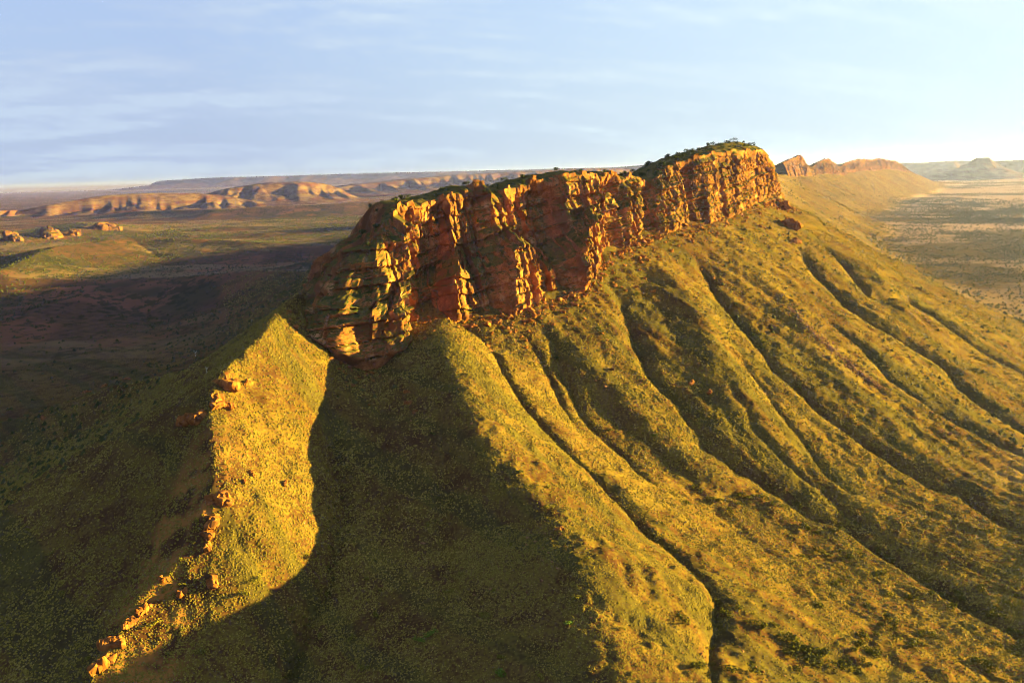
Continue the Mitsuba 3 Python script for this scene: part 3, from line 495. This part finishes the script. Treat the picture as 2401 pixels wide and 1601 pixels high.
TREES = [(-393.8, 968.1, 38.9, 0), (-181.4, 459.6, 139.1, 0), (-345.1, 1043.8, 66.5, 0)]

# ---------------------------------------------------------------- grass, bushes, trees, rocks
rng = np.random.default_rng(7)
BASE = np.array([(*a[0], 0.0) for a in STATIONS])

def seen_mask():
    """Where the near ground can be seen from about the camera's place, on the polar grid of the hillside mesh."""
    A, R = np.meshgrid(az, r_near, indexing="ij")
    Z = z_ground(R * np.sin(A), R * np.cos(A), False)
    el = (Z - CAM_H) / R
    return el + 4.0 / R > np.maximum.accumulate(el, axis=1)
SEEN = RegularGridInterpolator((az, r_near), seen_mask().astype(float), bounds_error=False, fill_value=0.0)

def scatter(n, r0, r1, a0=-37.0, a1=37.0):
    r = np.sqrt(rng.uniform(r0 * r0, r1 * r1, n)); a = np.radians(rng.uniform(a0, a1, n))
    return r * np.sin(a), r * np.cos(a)

def merge(proto_v, proto_f, x, y, z, sx, sz, rot, col):
    """Copies of one small mesh as one mesh, each with its own place, size, turn and colour."""
    c, s = np.cos(rot)[:, None], np.sin(rot)[:, None]
    n, k = len(x), len(proto_v)
    jit = 1 + 0.28 * (rng.random((n, k)) - 0.5)
    px, py, pz = proto_v[:, 0] * jit, proto_v[:, 1] * jit, proto_v[:, 2] * (1 + 0.3 * (rng.random((n, k)) - 0.5))
    v = np.stack([x[:, None] + sx[:, None] * (px * c - py * s), y[:, None] + sx[:, None] * (px * s + py * c), z[:, None] + sz[:, None] * pz], -1)
    f = proto_f[None] + (np.arange(n) * k)[:, None, None]
    return (v.reshape(-1, 3), f.reshape(-1, 3)), np.repeat(col, k, axis=0)

def dome(n, levels):
    v = []
    for r, h in levels:
        a = np.arange(n) / n * 2 * np.pi + (0.3 if h > 0 else 0)
        v += [(r * math.cos(q), r * math.sin(q), h) for q in a]
    top = len(v); v.append((0, 0, 1.0)); f = []
    for l in range(len(levels) - 1):
        for i in range(n):
            a, b, c, d = l * n + i, l * n + (i + 1) % n, (l + 1) * n + (i + 1) % n, (l + 1) * n + i
            f += [(a, b, c), (a, c, d)]
    o = (len(levels) - 1) * n
    f += [(o + i, o + (i + 1) % n, top) for i in range(n)]
    return np.array(v, float), np.array(f)

# hummock grass on the slopes
x, y = scatter(430000, 200, 740); x2, y2 = scatter(75000, 200, 345)
x, y = np.concatenate([x, x2]), np.concatenate([y, y2]); r = np.hypot(x, y)
keep = rng.random(len(x)) < np.clip(0.56 + 1.5 * fb(x, y, 13, 3, 81) + 1.3 * fb(x, y, 50, 3, 83), 0.10, 0.95) * np.clip((745 - r) / 160, 0, 1) * np.clip(1.2 - (r - 300) / 420, 0.42, 1)
keep &= SEEN(np.column_stack([np.arctan2(x, y), r])) > 0.5
x, y, r = x[keep], y[keep], r[keep]
db, _, _ = poly_dist(x, y, BASE)
inside = (db < 0.5) & (y > 495) & (np.abs(db) < 200)
x, y, r = x[~inside], y[~inside], r[~inside]
z = z_ground(x, y)
q = rng.random((len(x), 1))
patch = np.clip(0.5 + 1.6 * fb(x, y, 45, 3, 82), 0, 1)[:, None]
col = (np.array([0.1012, 0.07678, 0.0117]) * (1 - q) + np.array([0.1848, 0.1335, 0.0324]) * q) * (0.75 + 0.5 * rng.random((len(x), 1)))
col = col * (1 - 0.45 * patch) + 0.45 * patch * np.array([0.0748, 0.06343, 0.0099])
sz = rng.uniform(0.27, 0.58, len(x)) * np.interp(r, [240, 330, 420, 600], [0.62, 0.9, 1.3, 1.6])
far = r > 380
for part, m, (pv, pf) in (("near", ~far, dome(6, [(1.0, -0.25)])), ("far", far, dome(4, [(1.0, -0.2)]))):
    mesh, vc = merge(pv, pf, x[m], y[m], z[m], sz[m] * rng.uniform(0.85, 1.35, m.sum()), sz[m] * rng.uniform(0.7, 1.15, m.sum()), rng.uniform(0, 6.28, m.sum()), col[m])
    key = "hummock_grass__%03d" % (1 if part == "near" else 2)
    add(key, mesh, "tuft", color=vc)
    print("hummocks", part, m.sum(), len(mesh[1]))
labels["hummock_grass"] = {"label": "golden green hummock grass covering the hillside below the red cliff", "category": "grass", "kind": "stuff"}

x, y = scatter(260000, 640, 1450, -20, 37); r = np.hypot(x, y)
keep = (rng.random(len(x)) < np.clip(0.30 + 1.0 * fb(x, y, 18, 3, 84), 0.03, 0.8) * np.clip((r - 630) / 120, 0, 1)) & (SEEN(np.column_stack([np.arctan2(x, y), r])) > 0.5)
x, y, r = x[keep], y[keep], r[keep]
db, _, _ = poly_dist(x, y, BASE); z = z_ground(x, y)
keep = ~((db < 0.5) & (np.abs(db) < 200)) & (z > 22)
x, y, z = x[keep], y[keep], z[keep]
q = rng.random((len(x), 1)); pick = rng.random(len(x)) < 0.3
col = (np.array([0.1056, 0.08012, 0.0144]) * (1 - q) + np.array([0.1848, 0.1335, 0.0342]) * q) * (0.8 + 0.4 * rng.random((len(x), 1)))
col[pick] = np.array([0.045, 0.042, 0.012])
sz = rng.uniform(0.6, 1.15, len(x))
pv, pf = dome(5, [(1.0, -0.2)])
mesh, vc = merge(pv, pf, x, y, z, sz * rng.uniform(0.9, 1.4, len(x)), sz * rng.uniform(0.6, 1.0, len(x)), rng.uniform(0, 6.28, len(x)), col)
add("hummock_grass__003", mesh, "tuft", color=vc)
print("tussocks", len(x))

# leafy crowns: small leaf clumps through the crown's volume
def crown(seed, n=90, lobes=4, flat=0.75, leaf=0.30):
    g = np.random.default_rng(seed)
    cs = [np.array([0.0, 0, 0.55])] + [np.array([*(g.normal(0, 0.42, 2)), g.uniform(0.3, 0.85)]) for _ in range(lobes - 1)]
    V = []
    for i in range(n):
        c = cs[i % lobes]; d = g.normal(size=3); d /= np.linalg.norm(d)
        p = c + d * np.array([1, 1, flat]) * 0.5 * g.uniform(0.55, 1.0)
        a = g.normal(size=3); b = g.normal(size=3)
        a -= 0.5 * d * (a @ d); b -= 0.5 * d * (b @ d)
        a *= leaf * g.uniform(0.6, 1.1) / np.linalg.norm(a); b *= leaf * g.uniform(0.6, 1.1) / np.linalg.norm(b)
        p[2] = max(p[2], 0.08)
        V += [p - a * 0.5, p + b * 0.6, p + a * 0.5 - b * 0.3]
    V = np.array(V); V[:, 2] = np.maximum(V[:, 2], -0.05)
    return V, np.arange(len(V)).reshape(-1, 3)

def tube(P, R, n=6):
    P = np.array(P, float); rings = []
    for i, (p, r_) in enumerate(zip(P, R)):
        t = P[min(i + 1, len(P) - 1)] - P[max(i - 1, 0)]; t /= np.linalg.norm(t)
        a = np.cross(t, [0.3, 0.9, 0.1]); a /= np.linalg.norm(a); b = np.cross(t, a)
        rings.append(p + r_ * (np.cos(np.arange(n) / n * 2 * np.pi)[:, None] * a + np.sin(np.arange(n) / n * 2 * np.pi)[:, None] * b))
    v = np.vstack(rings); f = []
    for i in range(len(P) - 1):
        for k in range(n):
            a, b, c, d = i * n + k, i * n + (k + 1) % n, (i + 1) * n + (k + 1) % n, (i + 1) * n + k
            f += [(a, b, c), (a, c, d)]
    return trimesh.Trimesh(v, f, process=False)

CROWNS = [crown(100 + i, 130, 3 + i % 4, 0.7, 0.36) for i in range(6)]
PLY = {}
def bush_shape(i, bsdf):
    if (i, bsdf) not in PLY:
        PLY[i, bsdf] = mikit.ply(CROWNS[i], bsdf)
    return PLY[i, bsdf]

count, POS = {}, {}
def new_key(name):
    count[name] = count.get(name, 0) + 1
    return name if count[name] == 1 else "%s_%03d" % (name, count[name] - 1)

def place_bush(name, x, y, z, size, bsdf, label, cat, group=None, tall=1.0):
    k = new_key(name)
    scene[k] = {**bush_shape(int(rng.integers(6)), bsdf), "to_world": T().translate([x, y, z - 0.15]).rotate([0, 0, 1], float(rng.uniform(0, 360))).scale([size, size, size * tall])}
    labels[k] = {"label": label, "category": cat}
    if group:
        labels[k]["group"] = group
    POS[k] = (x, y, z)
    return k

def size_word(s_, a, b):
    return "small" if s_ < a else "large" if s_ > b else "medium"
def where(x, y):
    r, t = math.hypot(x, y), math.degrees(math.atan2(x, y))
    across = "left half" if t < 16 else "middle" if t < 24 else "right end"
    return across, "bottom edge" if r < 375 else "lower part" if r < 430 else "upper part"
for x, y, z, s_ in LOWER_SLOPE_BUSHES:
    a, b = where(x, y); w_ = size_word(s_, 1.35, 1.75)
    place_bush("bush", x, y, z, s_ * 2.1, "olive_leaf", f"{w_} olive bush, {b}, {a} of the right slope", "bush", f"{w_} bushes, {b}, {a} of the right slope", 0.85)
for x, y, z, s_ in GULLY_BUSHES:
    w_ = size_word(s_, 1.35, 1.75); g_ = "short central gullies" if x < 115 else "long middle gullies" if x < 260 else "outer gullies"
    place_bush("gully_bush", x, y, z, s_ * 1.7, "dark_leaf", f"{w_} dark green bush in one of the {g_} of the right slope", "bush", f"{w_} bushes in the {g_}", 0.9)
for i, (x, y, z, s_) in enumerate(SHADE_BUSHES):
    if i in (1, 2):
        place_bush("shade_bush", x, y, z, s_, "green_leaf", ["", "left bush of the bright green pair beside a lit grass patch in the shaded slope", "right bush of the bright green pair beside a lit grass patch in the shaded slope"][i], "bush")
    elif i in (0, 3):
        place_bush("shade_bush", x, y, z, s_, "green_leaf", "large bright green bush at the bottom edge, right of the shaded slope's centre" if i == 0 else "single small round bright green bush on the shaded slope below the large rib", "bush")
    else:
        w_ = size_word(s_, 1.5, 1.95)
        g_ = "spur at the lower left" if x < -95 else "shaded slope left of the big rib" if x < 20 else "half shaded ground right of the big rib"
        place_bush("shade_bush", x, y, z, s_ * 1.05, "yellow_leaf", f"{w_} yellow green bush on the {g_}", "bush", f"{w_} bushes on the {g_}")
for x, y, z, s_ in CLIFF_BUSHES:
    w_ = size_word(s_, 1.35, 1.75); h_ = "upper" if z > 205 else "lower"; g_ = "left, shaded half" if x < 70 else "right, sunlit half"
    place_bush("ledge_bush", x, y, z, s_ * 1.1, "dark_leaf", f"{w_} green bush on {h_} ledges of the red cliff, {g_}", "bush", f"{w_} bushes on the {h_} ledges, {g_}")

# bushes and small trees along the cliff top
ns_, nw_ = PX.shape
done = 0
while done < 150:
    i = int(rng.integers(int(ns_ * 0.12), int(ns_ * 0.90))); j = int(rng.integers(2, 34))
    f_ = i / ns_
    if rng.random() > (0.6 if f_ < 0.45 else 1.0) or not -37 < math.degrees(math.atan2(PX[i, j], PY[i, j])) < 37:
        continue
    b_ = float(rng.uniform(1.6, 4.2)); w_ = size_word(b_, 2.4, 3.4)
    g_ = "low left end of the cliff top" if f_ < 0.45 else "middle dip of the cliff top" if f_ < 0.62 else "rounded right summit of the cliff"
    place_bush("clifftop_bush", PX[i, j], PY[i, j], PZ[i, j], b_, "dark_leaf", f"{w_} dark bush on the {g_}", "bush", f"{w_} bushes on the {g_}", 1.0)
    done += 1

# trees of the plain on the right, the nearest ones as things, the rest as scrub
def plain_points(n, r0, r1, a0, a1):
    x, y = scatter(n, r0, r1, a0, a1)
    z = z_ground(x, y)
    return x, y, z
x, y, z = plain_points(900, 800, 1350, 23, 36)
m = np.where(z < 30)[0][:70]
for i in m:
    b_ = float(rng.uniform(1.8, 3.4)); w_ = size_word(b_, 2.3, 2.9); g_ = "nearest the foot of the slope" if math.hypot(x[i], y[i]) < 1080 else "farther out"
    place_bush("plain_tree", x[i], y[i], z[i], b_, "olive_leaf", f"{w_} dark green tree on the plain at right, {g_}", "tree", f"{w_} trees of the plain, {g_}", 1.25)

pv, pf = dome(5, [(1.0, 0.0)])
def scrub(key, n, r0, r1, a0, a1, test, sizes, label, c0, c1):
    x, y, z = plain_points(n, r0, r1, a0, a1)
    m = test(x, y, z); x, y, z = x[m], y[m], z[m]
    q = rng.random((len(x), 1))
    sz = rng.uniform(*sizes, len(x)) * (1 + np.hypot(x, y) / 4000)
    mesh, vc = merge(pv, pf, x, y, z - 0.2, sz, sz * rng.uniform(0.8, 1.4, len(x)), rng.uniform(0, 6.28, len(x)), np.array(c0) * (1 - q) + np.array(c1) * q)
    add(key, mesh, "scrub_leaf", smooth=False, color=vc)
    labels[key] = {"label": label, "category": "scrub", "kind": "stuff"}
    print(key, len(x))
dens = lambda x, y, s, seed: np.clip(0.5 + 2.6 * fb(x, y, s, 4, seed), 0.04, 1)
scrub("plain_scrub", 100000, 700, 6000, 15, 40, lambda x, y, z: (z < 195) & (rng.random(len(x)) < np.where(z < 14, 0.6 + 1.2 * dens(x, y, 420, 91), np.where(z < 40, 0.8, np.where(np.hypot(x, y) > 1400, 0.25, 0.10))) * dens(x, y, 110, 92) * np.clip(2600 / np.hypot(x, y), 0.3, 3)),
      (1.0, 2.3), "dark scrub scattered in bands over the pale plain at the right", (0.032, 0.034, 0.012), (0.07, 0.062, 0.022))
scrub("valley_scrub", 110000, 480, 4800, -40, -3, lambda x, y, z: (z < 130) & (rng.random(len(x)) < 0.75 * dens(x, y, 170, 93) * np.clip(1500 / np.hypot(x, y), 0.3, 2)),
      (0.9, 2.2), "dark green scrub over the shaded valley floor at the left", (0.022, 0.028, 0.01), (0.055, 0.055, 0.018))
x, y = scatter(2600, 215, 900, -37, 37); z = z_ground(x, y)
db, _, _ = poly_dist(x, y, BASE)
ok = (SEEN(np.column_stack([np.arctan2(x, y), np.hypot(x, y)])) > 0.5) & ~((db < 1) & (y > 495) & (np.abs(db) < 210)) & (rng.random(len(x)) < dens(x, y, 60, 95) * np.where(x > 60, 0.8, 0.3))
bx_, by_ = [], []
for dep, w_, P in GULLIES:                                           # brush lines the gully beds
    P = np.array(P, float)
    for i in range(int(len(P) * dep * 1.6) if len(P) > 1 else 0):
        t = rng.random() ** 0.8 * (len(P) - 1.001); j = int(t); p = P[j] * (1 - t + j) + P[j + 1] * (t - j)
        bx_.append(p[0] + rng.normal(0, 3.0)); by_.append(p[1] + rng.normal(0, 3.0))
n0 = len(x); x, y = np.concatenate([x, bx_]), np.concatenate([y, by_]); z = np.concatenate([z, z_ground(np.array(bx_), np.array(by_))]); ok = np.concatenate([ok, np.ones(len(bx_), bool)])
brush = np.arange(len(x))[ok] >= n0
low = np.concatenate([crown(300, 22, 3, 0.7, 0.5)[0]]), crown(300, 22, 3, 0.7, 0.5)[1]
q = rng.random((ok.sum(), 1)); sz = rng.uniform(0.5, 1.15, ok.sum()) * np.where(brush, 1.5, 1.0)
mesh, vc = merge(low[0], low[1], x[ok], y[ok], z[ok], sz, sz * 0.8, rng.uniform(0, 6.28, ok.sum()), (np.array([0.06, 0.066, 0.014]) * (1 - q) + np.array([0.12, 0.10, 0.022]) * q) * np.where(brush, 0.55, 1.0)[:, None])
add("slope_undergrowth", mesh, "scrub_leaf", smooth=False, color=vc)
labels["slope_undergrowth"] = {"label": "low green undergrowth dotted between the grass hummocks of the slopes", "category": "undergrowth", "kind": "stuff"}

# rocks
def rock(seed, sx, sy, sz, n=16):
    g = np.random.default_rng(seed); p = g.normal(size=(n, 3)); p /= np.linalg.norm(p, axis=1, keepdims=True)
    p *= g.uniform(0.8, 1.05, (n, 1)) * [sx, sy, sz]
    return trimesh.convex.convex_hull(p)

def block(seed, sx, sy, sz):
    """A jointed block: a box with knocked-off corners."""
    g = np.random.default_rng(seed); p = g.normal(size=(26, 3)); p /= (np.abs(p) ** 5).sum(1, keepdims=True) ** 0.2
    return trimesh.convex.convex_hull(p * g.uniform(0.86, 1.04, (26, 1)) * [sx, sy, sz])

def outcrop(seed, size):
    """Bedrock that stands out of the slope: blocks of one tilted bed, close together and half buried, with broken pieces round them."""
    g = np.random.default_rng(seed); parts = []; lean = g.normal(0, 0.12, 2); turn = g.uniform(0, 6.28)
    n = int(7 + size)
    for i in range(n):
        a = (i / n - 0.5) * size * 1.05
        h = size * g.uniform(0.22, 0.5) * (1 - abs(i / n - 0.5)); w_ = size * g.uniform(0.13, 0.24)
        m = block(seed * 31 + i, w_, w_ * g.uniform(0.7, 1.2), h)
        m.apply_transform(trimesh.transformations.euler_matrix(lean[0] + g.normal(0, 0.07), lean[1] + g.normal(0, 0.07), turn + g.normal(0, 0.25)))
        o = np.clip(g.normal(0, size * 0.09), -0.18 * size, 0.18 * size)
        m.apply_translation([a * math.cos(turn) - o * math.sin(turn), a * math.sin(turn) + o * math.cos(turn), h * g.uniform(-0.15, 0.25)])
        parts.append(m)
    m = block(seed * 77, size * 0.62, size * 0.26, size * 0.2)          # the bed they belong to, just under the grass
    m.apply_transform(trimesh.transformations.euler_matrix(lean[0], lean[1], turn)); m.apply_translation([0, 0, -size * 0.05]); parts.append(m)
    return trimesh.util.concatenate(parts)

BIG = {0: "large dark red boulder standing alone on the sunlit ribs below the cliff"}
for i, (x, y, z, s_) in enumerate(BOULDERS):
    k = new_key("boulder")
    m = rock(500 + i, s_ * 0.5, s_ * 0.42, s_ * 0.48, 18); m.apply_translation([x, y, z + s_ * 0.15])
    add(k, m, "boulder_stone", smooth=False); POS[k] = (x, y, z)
    w_ = size_word(s_, 1.85, 2.5); g_ = "central ribs just below the cliff" if x < 150 else "middle of the right slope" if x < 260 else "far right slope"
    labels[k] = {"label": BIG.get(i, f"{w_} red brown boulder in the grass of the {g_}"), "category": "boulder"}
    if i not in BIG:
        labels[k]["group"] = f"{w_} boulders, {g_}"
for i, (x, y, z, s_) in enumerate(OUTCROPS):
    k = new_key("rock_outcrop")
    m = outcrop(700 + i, s_ * (1.35 if s_ < 9.5 else 1.0)); m.apply_translation([x, y, z]); POS[k] = (x, y, z)
    add(k, m, "outcrop_stone", smooth=False)
    w_ = size_word(s_, 3.6, 5.5)
    g_ = (("top of the left spur crest" if y > 385 else "sunlit middle of the left spur crest" if y > 305 else "bottom end of the left spur crest") if x < -95
          else "shaded slope left of the big rib" if x < 20 else "broad shaded hollow right of the centre" if x < 210 else "rocky rib right of the cliff")
    labels[k] = {"label": f"{w_} orange red rock outcrop on the {g_}", "category": "rock outcrop", "group": f"{w_} outcrops, {g_}"}
for i, (x, y, z, s_) in enumerate(SPURRIDGE):
    k = new_key("shaded_outcrop")
    m = outcrop(800 + i, s_); m.apply_translation([x, y, z - s_ * 0.12])
    add(k, m, "outcrop_stone", smooth=False)
    labels[k] = {"label": ["dark red outcrop at the upper end of the shaded side ridge, nearest the spur", "dark red outcrop second from the spur on the shaded side ridge", "dark red outcrop third from the spur on the shaded side ridge",
                           "dark red outcrop at the lower left end of the shaded side ridge"][i], "category": "rock outcrop"}
# rock bluffs of the valley at the far left
for i, (x, y, s_, text) in enumerate([(-1905, 3090, 75, "orange rock bluff in the valley at the left edge, leftmost and lowest of four"), (-1835, 3220, 95, "broad orange rock bluff in the left valley, second from the left edge"),
                                      (-1800, 3330, 70, "orange rock bluff in the left valley, third from the left edge"), (-1830, 3640, 100, "largest orange rock bluff in the left valley, rightmost of four")]):
    k = new_key("rock_bluff")
    m = outcrop(900 + i, s_); m.apply_translation([x, y, float(z_ground(np.array([float(x)]), np.array([float(y)]))[0]) - s_ * 0.08])
    add(k, m, "bluff_stone", smooth=False)
    labels[k] = {"label": text, "category": "rock bluff"}
# loose stones of the scree
g = np.array(SCREE); parts = []
for i in range(800):
    t = rng.random() * (len(g) - 1); j = int(t); p = g[j, :2] * (1 - t + j) + g[j + 1, :2] * (t - j) + rng.normal(0, 3.0, 2) * rng.choice([0.6, 1.7])
    a = rng.uniform(0.3, 1.3)
    m = rock(2000 + i % 12, a, a * 0.7, a * 0.6, 9); parts.append((m, p, a))
pz = z_ground(np.array([p[1][0] for p in parts]), np.array([p[1][1] for p in parts]))
for (m, p, a), h in zip(parts, pz):
    m.apply_translation([p[0], p[1], h + a * 0.25])
add("scree", trimesh.util.concatenate([p[0] for p in parts]), "scree_stone", smooth=False)
labels["scree"] = {"label": "purple red scree of loose stones on the middle of the right slope", "category": "scree", "kind": "stuff"}
# stones in the grass
x, y = scatter(16000, 215, 800, -22, 37)
ok = (rng.random(len(x)) < np.clip(3.2 * fb(x, y, 30, 4, 97), 0, 0.8)) & (SEEN(np.column_stack([np.arctan2(x, y), np.hypot(x, y)])) > 0.5)
x, y = x[ok], y[ok]; db, _, _ = poly_dist(x, y, BASE); ok = ~((db < 1) & (y > 495) & (np.abs(db) < 210)); x, y = x[ok][:3500], y[ok][:3500]; z = z_ground(x, y); parts = []
for i in range(len(x)):
    a = min(0.22 + rng.exponential(0.22), 1.3)
    m = rock(2000 + i % 40, a, a * 0.75, a * 0.6, 9); m.apply_translation([x[i], y[i], z[i] + a * 0.25]); parts.append(m)
add("loose_stones", trimesh.util.concatenate(parts), "boulder_stone", smooth=False)
labels["loose_stones"] = {"label": "loose brown stones scattered in patches between the grass hummocks", "category": "stones", "kind": "stuff"}
# fallen blocks along the foot of the cliff
parts = []
for i in range(2600):
    t = rng.uniform(2.5, len(BASE) - 3.2); j = int(t); p = BASE[j, :2] * (1 - t + j) + BASE[j + 1, :2] * (t - j)
    tn = BASE[j + 1, :2] - BASE[j, :2]; tn /= np.linalg.norm(tn)
    p = p + np.array([tn[1], -tn[0]]) * (rng.exponential(9.0) - 3) + rng.normal(0, 1.0, 2)
    a = min(0.35 + rng.exponential(0.7), 3.8)
    parts.append((rock(2100 + i % 40, a, a * 0.8, a * 0.75, 10), p, a))
pz = z_ground(np.array([p[1][0] for p in parts]), np.array([p[1][1] for p in parts]))
for (m, p, a), h in zip(parts, pz):
    m.apply_translation([p[0], p[1], h + a * 0.2])
add("rubble", trimesh.util.concatenate([p[0] for p in parts]), "outcrop_stone", smooth=False)
labels["rubble"] = {"label": "fallen red blocks and rubble along the foot of the cliff", "category": "rubble", "kind": "stuff"}

# three trees on the spur
def tree(name, x, y, z, h, bark, leaf, crown_r, crown_h, label, seed, limbs=4):
    k = new_key(name); g = np.random.default_rng(seed)
    tr = [tube([(0, 0, -0.3), (0.03 * h, 0.01 * h, 0.25 * h), (0.05 * h, 0, 0.5 * h)], [0.035 * h, 0.026 * h, 0.02 * h])]
    tips = []
    for i in range(limbs):
        a = i / limbs * 6.28 + g.uniform(-0.4, 0.4); o = g.uniform(0.16, 0.30) * h
        e = np.array([0.05 * h + o * math.cos(a), o * math.sin(a), h * g.uniform(0.72, 0.95)])
        tr.append(tube([(0.045 * h, 0, 0.42 * h), (0.05 * h + 0.55 * o * math.cos(a), 0.55 * o * math.sin(a), 0.62 * h), e], [0.018 * h, 0.013 * h, 0.006 * h], 5)); tips.append(e)
    m = trimesh.util.concatenate(tr); m.apply_translation([x, y, z])
    add(k + "__trunk", m, bark, smooth=True)
    if crown_r:
        v, f = crown(seed + 1, 120, 5, 0.8, 0.28)
        add(k + "__crown", (v * [crown_r, crown_r, crown_h] + [x + 0.05 * h, y, z + h - crown_h * 0.75], f), leaf)
    labels[k] = {"label": label, "category": "tree"}
(x0, y0, z0, _), (x1, y1, z1, _), (x2, y2, z2, _) = TREES
tree("gum_tree", x0, y0, z0, 9.0, "white_bark", "dark_leaf", 2.4, 1.8, "pale trunked gum tree in the shade left of the spur crest", 41)
tree("gum_tree", x1, y1, z1, 5.5, "white_bark", "yellow_leaf", 2.0, 2.4, "small round yellow green tree beside the outcrop on the spur crest", 43, 3)
tree("bare_tree", x2, y2, z2, 4.4, "white_bark", None, 0, 0, "thin bare pale trunk on the shaded upper end of the spur", 47, 2)

# small groups: each member is told apart by its place from the left, as seen from the camera
ONES = "first second third fourth fifth sixth seventh eighth ninth".split()
ORD = ONES + "tenth eleventh twelfth thirteenth fourteenth fifteenth sixteenth seventeenth eighteenth nineteenth twentieth".split() + ["twenty-" + o for o in ONES] + ["thirtieth"] + ["thirty-" + o for o in ONES]
groups = {}
for k, v in labels.items():
    if v.get("group"):
        groups.setdefault(v["group"], []).append(k)
for g_, ks in groups.items():
    if len(ks) == 1:
        del labels[ks[0]]["group"]
    elif len(ks) <= len(ORD):
        ks.sort(key=lambda k: POS[k][0] / POS[k][1])
        kind = labels[ks[0]]["label"].split(" ")
        colour = "olive " if "olive" in kind else "orange red " if "outcrop" in kind else ""
        words = g_.split(" ", 1)
        name = (" ".join(words[:-1]) + " " + colour + words[-1])
        for i, k in enumerate(ks):
            labels[k]["label"] = (f"leftmost of the {len(ks)} " if i == 0 else f"rightmost of the {len(ks)} " if i == len(ks) - 1 else f"{ORD[i]} from left of the ") + name
            del labels[k]["group"]
